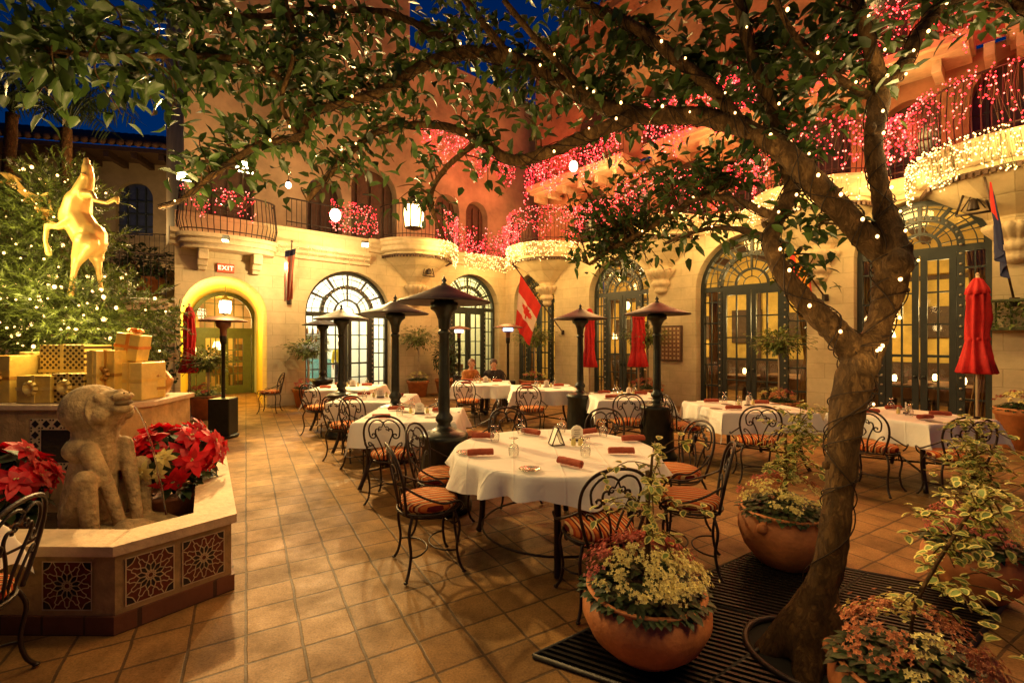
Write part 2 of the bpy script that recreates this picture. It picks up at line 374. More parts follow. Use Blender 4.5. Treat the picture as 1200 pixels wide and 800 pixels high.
def arch_pts(xc,r,zs,n=20): return [(xc+r*math.cos(PI-PI*k/n), zs+r*math.sin(PI*k/n)) for k in range(n+1)]
def arch_wall(mb,x0,x1,z0,z1,ops,th,y=0.0):
    cur=x0
    for xc,w,zs,zb in sorted(ops):
        r=w/2; l=xc-r; q=xc+r
        mb.quad((cur,y,z0),(l,y,z0),(l,y,z1),(cur,y,z1))
        if zb>z0: mb.quad((l,y,z0),(q,y,z0),(q,y,zb),(l,y,zb)); mb.quad((l,y,zb),(q,y,zb),(q,y+th,zb),(l,y+th,zb))
        a=arch_pts(xc,r,zs)
        for p,s in zip(a,a[1:]):
            mb.quad((p[0],y,p[1]),(s[0],y,s[1]),(s[0],y,z1),(p[0],y,z1))
            mb.quad((p[0],y,p[1]),(p[0],y+th,p[1]),(s[0],y+th,s[1]),(s[0],y,s[1]))
        mb.quad((l,y,zb),(l,y+th,zb),(l,y+th,zs),(l,y,zs)); mb.quad((q,y+th,zb),(q,y,zb),(q,y,zs),(q,y+th,zs))
        cur=q
    mb.quad((cur,y,z0),(x1,y,z0),(x1,y,z1),(cur,y,z1))
def band(mb,xc,r,zs,z0,w,y0,y1,n=24):
    """flat arched bar of width w (inwards), from y0 to y1, legs down to z0"""
    def path(rr): return [(xc-rr,z0)]+arch_pts(xc,rr,zs,n)+[(xc+rr,z0)]
    o=path(r); i=path(r-w); N=len(o)
    vs=[(x,y0,z) for x,z in o]+[(x,y0,z) for x,z in i]+[(x,y1,z) for x,z in o]+[(x,y1,z) for x,z in i]
    fs=[]
    for k in range(N-1):
        fs+=[(k,k+1,N+k+1,N+k),(2*N+k,3*N+k,3*N+k+1,2*N+k+1),(N+k,N+k+1,3*N+k+1,3*N+k),(k,2*N+k,2*N+k+1,k+1)]
    mb.add(vs,fs,False)
def bar(mb,a,b,w,y0,y1):
    """straight bar in the x-z plane"""
    a=Vector((a[0],0,a[1])); b=Vector((b[0],0,b[1])); t=(b-a).normalized(); n=Vector((-t.z,0,t.x))*w/2
    p=[a+n,b+n,b-n,a-n]; vs=[(q.x,y0,q.z) for q in p]+[(q.x,y1,q.z) for q in p]
    mb.add(vs,[(0,1,2,3),(7,6,5,4),(0,4,5,1),(1,5,6,2),(2,6,7,3),(3,7,4,0)],False)

def arched_doorway(parent,xc,w,zs,y=.26,m=dark_m,studs=True,name='arched_doorway'):
    r=w/2-.004; d=part_empty(name,parent,(xc,y,0))
    f=MB(); band(f,0,r,zs,0.0,.085,0,.12); bar(f,(-r+.085,zs),(r-.085,zs),.12,.012,.11)
    ri=r*.64
    band(f,0,ri,zs+.06,zs+.06,.10,-.015,.09)
    for s in (-1,1): bar(f,(s*(ri-.05),.01),(s*(ri-.05),zs-.06),.10,-.015,.09)
    if studs:
        s_=f; f.mi=1
        n=15
        for k in range(n+1):
            a=PI*k/n; s_.sphere(((ri-.05)*math.cos(a),-.02,zs+.06+(ri-.05)*math.sin(a)),.024,6,4)
        for s in (-1,1):
            for k in range(18): s_.sphere((s*(ri-.05),-.02,.1+k*(zs-.2)/17),.024,6,4)
        f.mi=0
    f.build('frame',[m,stud_m],d)
    # fanlight
    fl=MB(); z0=zs+.06
    for k in range(1,6):
        a=PI*k/6; bar(fl,(ri*math.cos(a),z0+ri*math.sin(a)),((r-.06)*math.cos(a),z0-.06+(r-.06)*math.sin(a)),.06 if k in(2,4,1,5) else .06,.02,.08)
    for k in range(12):
        a=PI*(k+.5)/12; bar(fl,(ri*math.cos(a),z0+ri*math.sin(a)),((r-.06)*math.cos(a),z0-.06+(r-.06)*math.sin(a)),.018,.035,.06)
    band(fl,0,(ri+r)*.5,z0-.03,z0-.03,.018,.036,.062)
    rq=ri*.50
    band(fl,0,rq,z0,z0,.05,.02,.08); band(fl,0,ri*.73,z0,z0,.016,.036,.06); band(fl,0,ri*.25,z0,z0,.016,.036,.06)
    for k in range(1,4):
        a=PI*k/4; bar(fl,(rq*math.cos(a),z0+rq*math.sin(a)),((ri-.1)*math.cos(a),z0+(ri-.1)*math.sin(a)),.045,.02,.08)
    for k in range(8):
        a=PI*(k+.5)/8; bar(fl,(rq*math.cos(a),z0+rq*math.sin(a)),((ri-.1)*math.cos(a),z0+(ri-.1)*math.sin(a)),.016,.036,.06)
    for k in range(1,4):
        a=PI*k/4; bar(fl,(ri*.25*math.cos(a),z0+ri*.25*math.sin(a)),((rq-.05)*math.cos(a),z0+(rq-.05)*math.sin(a)),.016,.036,.06)
    fl.build('fanlight',m,d)
    # two door leaves and two sidelights
    zt=zs-.06
    for s in (-1,1):
        D=MB(); x0=.012; x1=ri-.105; st=.095
        for x in (x0+st/2,x1-st/2): bar(D,(s*x,.01),(s*x,zt),st,.0,.06)
        for z,hh in ((.12,.22),(zt-.055,.11)): bar(D,(s*(x0+st),z),(s*(x1-st),z),hh,.004,.056)
        bar(D,(s*(x0+x1)/2,.23),(s*(x0+x1)/2,zt-.11),.03,.01,.05)
        for k in range(1,5):
            z=.23+(zt-.34)*k/5; bar(D,(s*(x0+st),z),(s*(x1-st),z),.03 if k!=2 else .05,.012,.048)
        D.sphere((s*(x0+st*.5),-.03,1.0),.028,8,6); D.box((s*(x0+st*.5),-.004,1.02),(.04,.012,.2))
        D.build('door',m,d)
        S=MB(); xa=ri-.0; xb=r-.085
        if xb-xa>.08:
            bar(S,(s*(xa+xb)/2,.01),(s*(xa+xb)/2,zt),.022,.03,.06)
            for k in range(0,6):
                z=.06+(zt-.06)*k/5.5; bar(S,(s*xa,z),(s*xb,z),.035 if k else .12,.028,.062)
            S.build('sidelight',m,d)
    gl=MB(); pts=[(-r+.05,.02)]+[(x,z) for x,z in arch_pts(0,r-.05,zs,24)]+[(r-.05,.02)]
    gl.add([(x,.075,z) for x,z in pts],[tuple(range(len(pts)))],False)
    gl.build('glass',glass_m,d)
    return d

def molding(mb,x0,x1,prof):
    """prof: list of (y,z)"""
    n=len(prof); vs=[(x0,y,z) for y,z in prof]+[(x1,y,z) for y,z in prof]
    mb.add(vs,[(i,i+1,n+i+1,n+i) for i in range(n-1)]+[tuple(range(n)),tuple(reversed(range(n,2*n)))],False)

def bay(parent,xc,r,zt,zcap,rail=True,ncone=6):
    """rounded balcony on a trumpet corbel ending in a shell capital"""
    b=part_empty('balcony',parent,(xc,0,0))
    sl=MB(); sl.lathe([(.01,zt),(r+.05,zt),(r+.06,zt-.05),(r+.02,zt-.09),(r+.02,zt-.17),(r-.04,zt-.22),(r-.04,zt-.32),(r-.10,zt-.36),(.01,zt-.36)],32,a0=PI,a1=2*PI,sm=False)
    sl.build('slab',stone_m,b)
    co=MB(); prof=[(r-.14,zt-.355),(r-.16,zt-.48),(r*.74,zt-.60),(r*.50,zt-.82),(.30,zcap+.12),(.26,zcap)]
    co.lathe(prof,ncone,a0=PI,a1=2*PI,sm=False); co.build('corbel',wall_m,b)
    dn=MB()
    rr=r-.10
    for k in range(ncone):
        a=PI+PI*k/ncone; c=PI+PI*(k+1)/ncone
        p=Vector((rr*math.cos(a),rr*math.sin(a),zt-.50)); q=Vector((rr*math.cos(c),rr*math.sin(c),zt-.50))
        n=max(3,int((q-p).length/.085))
        for j in range(n):
            t=(j+.5)/n; w=p.lerp(q,t); dn.box(w,(.05,.05,.055),math.atan2(q.y-p.y,q.x-p.x))
        dn.tube([p+Vector((0,0,.04)),q+Vector((0,0,.04))],.022,5)
    dn.build('dentil_trim',wood_m,b)
    cp=MB()
    fl=lambda a,z: 1+.13*abs(math.sin(a*8))*(1 if z>zcap-.24 else .25)
    cp.lathe([(.01,zcap+.02),(.345,zcap+.015),(.37,zcap-.02),(.33,zcap-.10),(.235,zcap-.22),(.20,zcap-.25),(.24,zcap-.30),(.25,zcap-.37),(.19,zcap-.42),(.15,zcap-.46),(.175,zcap-.51),(.15,zcap-.58),(.05,zcap-.63),(.0,zcap-.63)],48,a0=PI,a1=2*PI,sm=True,fn=fl)
    cp.build('capital',stone_m,b)
    if rail:
        rl=MB()
        ra=r-.06; n=34
        for z,t in ((zt+.98,.02),(zt+.12,.014)):
            rl.tube([(ra*math.cos(PI+PI*k/24),ra*math.sin(PI+PI*k/24),z) for k in range(25)],t,5)
        for k in range(n+1):
            a=PI+PI*k/n; rl.tube([(ra*math.cos(a),ra*math.sin(a),zt),(ra*1.03*math.cos(a),ra*1.03*math.sin(a),zt+.35),(ra*math.cos(a),ra*math.sin(a),zt+.98)],.009,4,cap=False)
        rl.build('railing',iron_m,b)
    return b

# ------------------------------------------------------------------ right wing
rw=thing('hotel_wing','long cream wing at the right with tall arched glass doors and rounded balconies','building',(CX,CY,0),TR)
A2=(uR(600)+.1,uR(650)); A3=(uR(690),uR(760)); A4=(uR(815),uR(945)); A5=(uR(1000),uR(1162))
RA=[]
for (a,b),top in zip((A2,A3,A4,A5),(4.0,4.05,4.12,4.22)):
    w=b-a; RA.append(((a+b)/2,w,top-w/2,0.0))
UE=15.5
w=MB(); arch_wall(w,0,UE,0,4.6,RA,.42); w.build('wall',wall_m,rw)
for xc,wd,zs,_ in RA: arched_doorway(rw,xc,wd,zs)
arched_edges=MB()
c=MB(); pr=[(0,4.22),(-.05,4.24),(-.05,4.32),(-.11,4.38),(-.11,4.44),(-.17,4.50),(-.17,4.60),(0,4.62)]
bx=[uR(642),uR(775),uR(958),uR(1190)]
molding(c,0,UE,pr); c.build('cornice',stone_m,rw)
for x,r,zc in zip(bx,(1.28,1.12,1.12,1.25),(3.42,3.5,3.45,3.52)): bay(rw,x,r,4.68,zc,rail=True)
curt_m=M('ochre_curtain',(.42,.22,.07),.9,0,.2,8,.2)
# room behind the doors
rm=MB(); rm.quad((0.5,5.2,0.02),(UE,5.2,0.02),(UE,5.2,4.4),(0.5,5.2,4.4)); rm.quad((0.45,.5,.02),(0.45,5.2,.02),(0.45,5.2,4.4),(0.45,.5,4.4)); rm.quad((UE,5.2,.02),(UE,.5,.02),(UE,.5,4.4),(UE,5.2,4.4))
rm.quad((0.45,.43,4.4),(UE,.43,4.4),(UE,5.2,4.4),(0.45,5.2,4.4))
rm.build('room_shell',room_m,rw)
wn=MB(); wn.box((UE/2+.3,5.1,.55),(UE-.8,.06,1.1)); 
wn.box((UE/2+.3,5.12,3.3),(UE-.8,.05,.12))
for k in range(11): wn.box((1.4+k*1.35,5.11,2.2),(.10,.07,2.2))
for k in range(9): wn.box((1.6+k*1.6,5.12,2.15),(.95,.04,1.1 if k%2 else .8))
for k in range(12): wn.box((.9+k*1.25,2.8,4.28),(.16,4.6,.2))
wn.build('room_panelling',wood_m,rw)
GI='tables and chairs indoors behind the right-hand glass doors'
it=thing('indoor_table','dark-clothed table dimly seen indoors behind the right-hand glass doors','table',(0,0,0),0,GI)
m_=MB(); m_.box((0,0,.72),(.8,.8,.05)); m_.box((0,0,.36),(.08,.08,.67)); m_.box((0,0,.015),(.5,.5,.03)); m_.build('table_frame',wood_m,it)
m_=MB(); m_.box((0,0,.757),(.9,.9,.02)); m_.box((0,-.445,.62),(.9,.008,.25)); m_.box((-.445,0,.62),(.008,.87,.25)); m_.box((.445,0,.62),(.008,.87,.25)); m_.build('cloth',M('indoor_cloth',(.20,.09,.035),.9,0,.2,6,.1),it)
ic=thing('indoor_chair','dark wooden chair dimly seen indoors behind the right-hand glass doors','chair',(0,0,0),0,GI)
m_=MB(); m_.box((0,0,.46),(.42,.42,.06)); m_.build('seat',wood_m,ic,bevel=.01)
m_=MB(); m_.box((0,-.19,.96),(.42,.04,.10)); 
for a_ in (-.17,-.06,.06,.17): m_.box((a_,-.19,.70),(.04,.03,.44))
m_.build('backrest',wood_m,ic)
for a_ in (-.17,.17):
    for b_ in (-.17,.17): m_=MB(); m_.box((a_,b_,.22),(.04,.04,.42)); m_.build('leg',wood_m,ic)
first=True
for k,(x,y) in enumerate([(uR(842),1.5),(uR(878),2.4),(uR(918),1.4),(uR(712),1.6),(uR(735),2.4),(uR(1030),1.5),(uR(1075),2.3),(uR(1120),1.5)]):
    p=WR(x,y,.02); 
    if first: it.location=p; it.rotation_euler=(0,0,TR)
    else: dup(it,p,TR)
    for s_ in (-1,1):
        q=WR(x+s_*.68,y+.05*s_,.02); rz_=TR+s_*PI/2
        if first: ic.location=q; ic.rotation_euler=(0,0,rz_); first=False
        else: dup(ic,q,rz_)
GL='lit lamps indoors behind the right-hand glass doors'
cd_=None
for k,(x,y) in enumerate([(uR(842),1.5),(uR(878),2.4),(uR(918),1.4),(uR(712),1.6),(uR(735),2.4),(uR(1030),1.5),(uR(1075),2.3),(uR(1120),1.5)]):
    if cd_ is None:
        cd_=thing('candle_lamp','small glowing candle lamp on an indoor table behind the right-hand glass doors','lamp',tuple(WR(x,y,.79)),0,'candle lamps indoors'); m_=MB(); m_.lathe([(.03,.03),(.045,.09),(.03,.16),(.0,.17)],12); m_.build('lamp_shade',lamp_e,cd_); m_=MB(); m_.lathe([(.05,0),(.04,.02),(.02,.03)],12); m_.build('base',iron_m,cd_)
    else: dup(cd_,WR(x,y,.79))
for k in range(7):
    x=1.6+k*1.75; y=2.0+(k%3)*.7; z=2.75+.15*(k%2)
    t=thing('indoor_pendant','glowing pendant lamp indoors behind the right-hand glass doors','lamp',tuple(WR(x,y,z)),0,GL)
    m_=MB(); m_.sphere((0,0,0),(.12,.12,.15),14,9); m_.build('lamp_glass',lamp_e,t)
    m_=MB(); m_.tube([(0,0,.14),(0,0,4.38-z)],.012,6); m_.lathe([(.06,.12),(.05,.16),(.0,.18)],12); m_.build('cord',iron_m,t)
for k in range(7):
    x=1.2+k*1.8
    t=thing('indoor_wall_lamp','glowing wall lamp on the far room wall behind the right-hand glass doors','lamp',tuple(WR(x,5.0,1.85)),TR,GL)
    m_=MB(); m_.lathe([(.10,-.09),(.06,.09)],12); m_.build('lamp_shade',lamp_e,t); m_=MB(); m_.box((0,.08,-.02),(.05,.10,.2)); m_.build('bracket',iron_m,t)
for xc,wd,zs,_ in RA:
    for s_ in (-1,1):
        cu=MB(); n_=40; x0_=xc+s_*wd*.5; x1_=xc+s_*wd*.30
        pts_=[(x0_+(x1_-x0_)*k/n_,.72+.045*math.sin(k*1.15)) for k in range(n_+1)]
        vs_2=[(x,y,.05) for x,y in pts_]+[(xc+s_*wd*.5+(x-x0_)*.55,y,1.3) for x,y in pts_]+[(x,y,zs+.1) for x,y in pts_]; N_=n_+1
        cu.add(vs_2,[(j*N_+k,j*N_+k+1,(j+1)*N_+k+1,(j+1)*N_+k) for j in range(2) for k in range(n_)],True); cu.build('curtain',curt_m,rw)
# upper storeys
up=MB()
ops=[(2.6,1.3,6.3,4.66),(6.0,1.3,6.3,4.66),(9.3,1.4,6.3,4.66),(12.6,1.4,6.3,4.66),(4.3,1.0,6.2,4.9),(7.7,1.0,6.2,4.9),(11,1.0,6.2,4.9)]
arch_wall(up,0,UE,4.6,7.3,ops,.35,1.7)
arch_wall(up,0,UE,7.3,12.0,[(2.6,1.2,9.1,7.5),(5.2,1.0,9.1,7.5),(7.8,1.2,9.1,7.5),(10.4,1.2,9.1,7.5),(13,1.2,9.1,7.5)],.3,1.55)
up.quad((0,0.0,4.62),(UE,0,4.62),(UE,1.7,4.62),(0,1.7,4.62))
up.build('upper_wall',redlit_wall_m,rw)
nw_m=M('night_window',(.06,.05,.04),.15,0,.2)
for x,wd,zs,zb in ops:
    uw=MB()
    p=[(x-wd/2+.01,zb)]+arch_pts(x,wd/2-.01,zs,12)+[(x+wd/2-.01,zb)]; uw.add([(a,1.98,b) for a,b in p],[tuple(range(len(p)))]); uw.build('upper_window',nw_m,rw)
for x,wd,zs,zb in [(2.6,1.2,9.1,7.5),(5.2,1.0,9.1,7.5),(7.8,1.2,9.1,7.5),(10.4,1.2,9.1,7.5),(13,1.2,9.1,7.5)]:
    p=[(x-wd/2+.01,zb)]+arch_pts(x,wd/2-.01,zs,12)+[(x+wd/2-.01,zb)]; uw=MB(); uw.add([(a,1.80,b) for a,b in p],[tuple(range(len(p)))]); uw.build('upper_window',nw_m,rw)
um=MB()
for x,wd,zs,zb in ops:
    for k in (-.33,0,.33): bar(um,(x+k*wd,zb),(x+k*wd,zs+wd*.3),.035,1.93,1.965)
    for k in range(4): bar(um,(x-wd/2,zb+.1+k*.45),(x+wd/2,zb+.1+k*.45),.035,1.935,1.962)
um.build('upper_muntin',dark_m,rw)
for x0,x1 in ((.4,4.6),(5.3,8.6),(9.2,12.0),(12.4,15.3)):
    u3=MB(); u3.box(((x0+x1)/2,1.15,7.22),(x1-x0,.95,.16)); u3.box(((x0+x1)/2,1.2,7.08),(x1-x0-.1,.8,.12))
    for k in range(int((x1-x0)/.7)+1): u3.box((x0+.2+k*.7,1.25,6.90),(.14,.6,.24))
    u3.build('upper_balcony_slab',stone_m,rw)
def straight_rail(mb,x0,x1,y,z0,h=.95,sp=.12):
    mb.tube([(x0,y,z0+h),(x1,y,z0+h)],.02,5); mb.tube([(x0,y,z0+.1),(x1,y,z0+.1)],.014,5)
    n=int((x1-x0)/sp)
    for k in range(n+1):
        x=x0+(x1-x0)*k/n; mb.tube([(x,y,z0),(x,y,z0+h)],.009,4,cap=False)
for x0,x1 in ((.4,4.6),(5.3,8.6),(9.2,12.0),(12.4,15.3)): ra=MB(); straight_rail(ra,x0,x1,.70,7.3); ra.build('upper_railing',iron_m,rw)
xs=[0]+[q for x,r in zip(bx,(1.28,1.12,1.12,1.25)) for q in (x-r,x+r)]+[UE]
for a,b in zip(xs[0::2],xs[1::2]):
    if b-a>.2: ra=MB(); straight_rail(ra,a,b,-.10,4.62); ra.build('terrace_railing',iron_m,rw)
rf=MB(); rf.box((UE/2,1.6,12.12),(UE+.2,1.4,.2)); 
for k in range(int(UE/.26)):
    rf.tube([(.1+k*.26,.8,12.28),(.1+k*.26,3.8,13.3)],.10,6)
rf.quad((0,.8,12.25),(UE,.8,12.25),(UE,3.8,13.27),(0,3.8,13.27)); rf.build('roof',roof_m,rw)
# ------------------------------------------------------------------ back wing
bw=thing('hotel_wing','cream wing at the back with the yellow vaulted entrance and a brightly lit arched window','building',(CX,CY,0),TB)
B1=(uB(358),uB(458)); B2=(uB(520),uB(585)); D1=(uB(212),uB(313))
op=[]
for (a,b),top in zip((D1,B1,B2),(3.2,3.62,3.95)):
    wd=b-a; op.append(((a+b)/2,wd,top-wd/2,0.0))
XL=uB(205)
w=MB(); arch_wall(w,XL,0,0,4.6,op,.42); w.build('wall',wall_m,bw)
arched_doorway(bw,*op[1][:3],y=.2); arched_doorway(bw,*op[2][:3],y=.26)
c=MB(); q=[(y,z-.42) for y,z in pr]; molding(c,XL-.1,uB(432),q); molding(c,uB(432),0,pr); c.build('cornice',stone_m,bw)
bay(bw,uB(487),1.22,4.62,3.35)
# vaulted passage (skewed) with the green door at its end
xc,wd,zs,_=op[0]; r=wd/2; SK=.163; DEP=4.1
v=MB(); a=[(xc-r,0)]+arch_pts(xc,r,zs,24)+[(xc+r,0)]
for p,s in zip(a,a[1:]): v.quad((p[0],.41,p[1]),(p[0]+SK*DEP,DEP,p[1]),(s[0]+SK*DEP,DEP,s[1]),(s[0],.41,s[1]))
v.build('passage_vault',yellow_m,bw)
dr=part_empty('entrance_door',bw,(xc+SK*(DEP-.1),DEP-.12,0)); rr=r-.01
f=MB(); band(f,0,rr,zs,0,.12,0,.1); bar(f,(-rr,zs-.35),(rr,zs-.35),.2,.003,.09)
for s in (-1,1): bar(f,(s*.66,.02),(s*.66,zs-.45),.14,.006,.088)
f.build('frame',green_m,dr)
fl=MB()
for k in range(1,6): bar(fl,(-rr+.1+k*(2*rr-.2)/6,zs-.25),(-rr+.1+k*(2*rr-.2)/6,zs+math.sqrt(max(0,(rr-.1)**2-(-rr+.1+k*(2*rr-.2)/6)**2))),.025,.03,.06)
bar(fl,(-rr+.1,zs+.1),(rr-.1,zs+.1),.025,.032,.058); bar(fl,(-rr+.3,zs+.5),(rr-.3,zs+.5),.025,.032,.058); fl.build('fanlight',green_m,dr)
zt=zs-.45
for s in (-1,1):
    D=MB(); x0,x1,st=.01,.59,.09
    for x in (x0+st/2,x1-st/2): bar(D,(s*x,.01),(s*x,zt),st,0,.06)
    for z,hh in ((.14,.26),(zt-.06,.12)): bar(D,(s*(x0+st),z),(s*(x1-st),z),hh,.004,.056)
    for k in (1,2): x=x0+st+k*(x1-x0-2*st)/3; bar(D,(s*x,.27),(s*x,zt-.12),.025,.01,.05)
    for k in range(1,4): bar(D,(s*(x0+st),.27+k*(zt-.39)/4),(s*(x1-st),.27+k*(zt-.39)/4),.025 if k!=2 else .05,.012,.048)
    D.box((s*.055,-.02,1.0),(.03,.04,.22)); D.build('door',green_m,dr)
gl=MB(); p=[(-rr+.05,.02)]+arch_pts(0,rr-.05,zs,20)+[(rr-.05,.02)]; gl.add([(x,.07,z) for x,z in p],[tuple(range(len(p)))]); gl.build('glass',glass_m,dr)
# lobby behind the green door
lx=xc+SK*DEP
lb=MB(); lb.quad((lx-2.4,DEP+3.2,0.01),(lx+2.4,DEP+3.2,0.01),(lx+2.4,DEP+3.2,3.2),(lx-2.4,DEP+3.2,3.2)); lb.quad((lx-2.4,DEP,0.01),(lx-2.4,DEP+3.2,0.01),(lx-2.4,DEP+3.2,3.2),(lx-2.4,DEP,3.2)); lb.quad((lx+2.4,DEP+3.2,0.01),(lx+2.4,DEP,0.01),(lx+2.4,DEP,3.2),(lx+2.4,DEP+3.2,3.2)); lb.quad((lx-2.4,DEP,3.2),(lx+2.4,DEP,3.2),(lx+2.4,DEP+3.2,3.2),(lx-2.4,DEP+3.2,3.2))
for s in (-1,1): lb.quad((lx+s*r,DEP-.02,0),(lx+s*2.4,DEP-.02,0),(lx+s*2.4,DEP-.02,3.2),(lx+s*r,DEP-.02,3.2))
lb.build('lobby_shell',room_m,bw)
for k,(x,y) in enumerate(((-.5,1.4),(.45,1.9))): dup(it,WB(lx+x,DEP+y,.02),TB,['table in the lobby behind the green entrance doors, on their left','table in the lobby behind the green entrance doors, on their right'][k])
for k,(x,w_) in enumerate(((-1.3,'left'),(1.2,'right'))):
    t=thing('bookcase',f'dark bookcase against the lobby wall behind the {w_} green entrance door','bookcase',tuple(WB(lx+x,DEP+3.0,.02)),TB); m_=MB(); m_.box((0,0,1.0),(.8,.2,2.0)); m_.build('body',wood_m,t); m_=MB()
    for j in range(4): m_.box((0,-.11,.3+.45*j),(.7,.03,.25))
    m_.build('book',ribbon_m,t)
for x,y,z,w_ in ((-.42,2.2,1.35,'left'),(.30,2.6,1.45,'right'),(.05,1.6,1.55,'middle')):
    t=thing('table_lamp',f'glowing lamp in the lobby, {w_} of three behind the green entrance doors','lamp',tuple(WB(lx+x,DEP+y,z)),0); m_=MB(); m_.lathe([(.14,-.1),(.08,.1),(.02,.1)],12); m_.build('lamp_shade',lamp_e,t); m_=MB(); m_.tube([(0,0,-.1),(0,0,.02-z+.02)],.02,6); m_.build('stem',iron_m,t)
# bright room behind the arched windows
rm=MB(); xa,xb=D1[1]+.6,-.05
rm.quad((xa,4.5,.02),(xb,4.5,.02),(xb,4.5,4.3),(xa,4.5,4.3)); rm.quad((xa,.5,.02),(xa,4.5,.02),(xa,4.5,4.3),(xa,.5,4.3)); rm.quad((xb,4.5,.02),(xb,.5,.02),(xb,.5,4.3),(xb,4.5,4.3)); rm.quad((xa,.43,4.3),(xb,.43,4.3),(xb,4.5,4.3),(xa,4.5,4.3))
rm.build('room_shell',roomw_m,bw)
rm=MB(); xm=(B1[1]+B2[0])/2; rm.box((xm,2.5,2.15),(.12,3.9,4.25)); rm.build('room_partition',roomw_m,bw)
xw=op[1][0]; xw2=op[2][0]
t=thing('bar_counter','teal and dark back bar with bottle shelves inside the bright arched window','cabinet',tuple(WB(xw,4.2,.02)),TB)
m_=MB()
for k in range(4): m_.box((-.55+k*.42,0,.5),(.40,.5,1.0))
m_.build('cabinet',M('teal_cabinet',(.05,.16,.17),.5),t)
for k in range(3): m_=MB(); m_.box((.35,.1,1.30+k*.3),(1.1,.3,.03)); m_.build('shelf',wood_m,t)
bt_m=M('bottle_glass',(.16,.07,.02),.2)
for k in range(16):
    m_=MB(); m_.lathe([(0,0),(.04,0),(.04,.14),(.015,.2),(.015,.24),(0,.24)],8)
    tag(m_.build('bottle',bt_m,None,tuple(WB(xw-.1+.06*k,4.3,1.337+.3*(k%3)))),'small bottle on the back bar shelves inside the bright arched window','bottle','bottles on the back bar')
for k in range(2): dup(it,WB(xw2-.4+k*.8,2.2,.02),TB,['dark table indoors left behind the arched window by the back corner','dark table indoors right behind the arched window by the back corner'][k])
t=thing('sideboard','dark sideboard against the far wall behind the corner arched window','sideboard',tuple(WB(xw2,4.3,.02)),TB); m_=MB(); m_.box((0,0,.6),(1.8,.3,1.16)); m_.build('body',wood_m,t,bevel=.01); m_=MB(); m_.box((0,0,1.2),(1.9,.36,.04)); m_.build('top',wood_m,t)
# upper storeys of the back wing
up=MB(); XR=uB(222)
arch_wall(up,XR,uB(497),4.6,13.2,[(uB(268)+.2,1.1,6.0,4.3+.31),(uB(455),1.5,6.3,4.62),(uB(395),1.0,5.9,4.7)],.35,.9)
arch_wall(up,uB(497),3.2,4.6,11.4,[(-1.9,1.0,6.3,4.9),(-.6,1.0,6.3,4.9)],.35,.9); up.quad((uB(497),.9,11.4),(uB(497),5,11.4),(uB(497),5,13.2),(uB(497),.9,13.2)); up.quad((uB(497),.9,11.4),(3.2,.9,11.4),(3.2,5,11.4),(uB(497),5,11.4))
up.quad((XR,0,4.61),(0,0,4.61),(0,.9,4.61),(XR,.9,4.61)); up.quad((XR,.9,4.6),(XR,5,4.6),(XR,5,13.2),(XR,.9,13.2))
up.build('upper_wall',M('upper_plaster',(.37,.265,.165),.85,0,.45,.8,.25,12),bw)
for x,wd,zs2,zb in [(uB(268)+.2,1.1,6.0,4.61),(uB(455),1.5,6.3,4.62),(uB(395),1.0,5.9,4.7),(-1.9,1.0,6.3,4.9),(-.6,1.0,6.3,4.9)]:
    uw=MB(); p=[(x-wd/2+.01,zb)]+arch_pts(x,wd/2-.01,zs2,12)+[(x+wd/2-.01,zb)]; uw.add([(a_,1.2,b_) for a_,b_ in p],[tuple(range(len(p)))])
    for k in (-.3,0,.3): bar(uw,(x+k*wd,zb),(x+k*wd,zs2+wd*.3),.05,1.13,1.18)
    uw.build('upper_window',wood_m,bw)
bc=part_empty('balcony',bw,(uB(268),0,0))
s=MB(); prof=[(1.02,4.06),(1.04,4.0),(1.0,3.95),(1.0,3.86),(.94,3.80),(.94,3.76)]
def bow(rx,ry,n=20): return [(-rx,0.0)]+[(-rx*math.cos(PI*k/n),-.12-ry*math.sin(PI*k/n)**.7) for k in range(n+1)]+[(rx,0.0)]
s.prism(bow(1.04,.52),3.98,4.07,True,True); s.prism(bow(1.0,.48),3.86,3.978,False,True); s.prism(bow(.95,.42),3.74,3.858,False,True); s.build('slab',stone_m,bc)
for x in (-.55,.55):
    s=MB(); s.box((x,-.2,3.62),(.2,.40,.24)); s.box((x,-.14,3.44),(.2,.26,.14)); s.box((x,-.1,3.33),(.17,.18,.1))
    s.build('bracket',stone_m,bc,bevel=.02)
s=MB(); pts=[(x*.96,y*.95,5.0) for x,y in bow(1.0,.48,24)]
s.tube(pts,.022,5); s.tube([(x,y,4.16) for x,y,z in pts],.014,5)
acc=0
for p,q in zip(pts,pts[1:]):
    n=max(1,int((Vector(q)-Vector(p)).length/.085))
    for k in range(n):
        c_=Vector(p).lerp(Vector(q),k/n); s.tube([(c_.x,c_.y,4.07),(c_.x*1.06,c_.y*1.08,4.35),(c_.x,c_.y,5.0)],.009,4,cap=False)
s.build('railing',iron_m,bc)
s=MB(); straight_rail(s,uB(335),uB(440),-.08,4.62,.7); s.build('upper_railing',iron_m,bw)
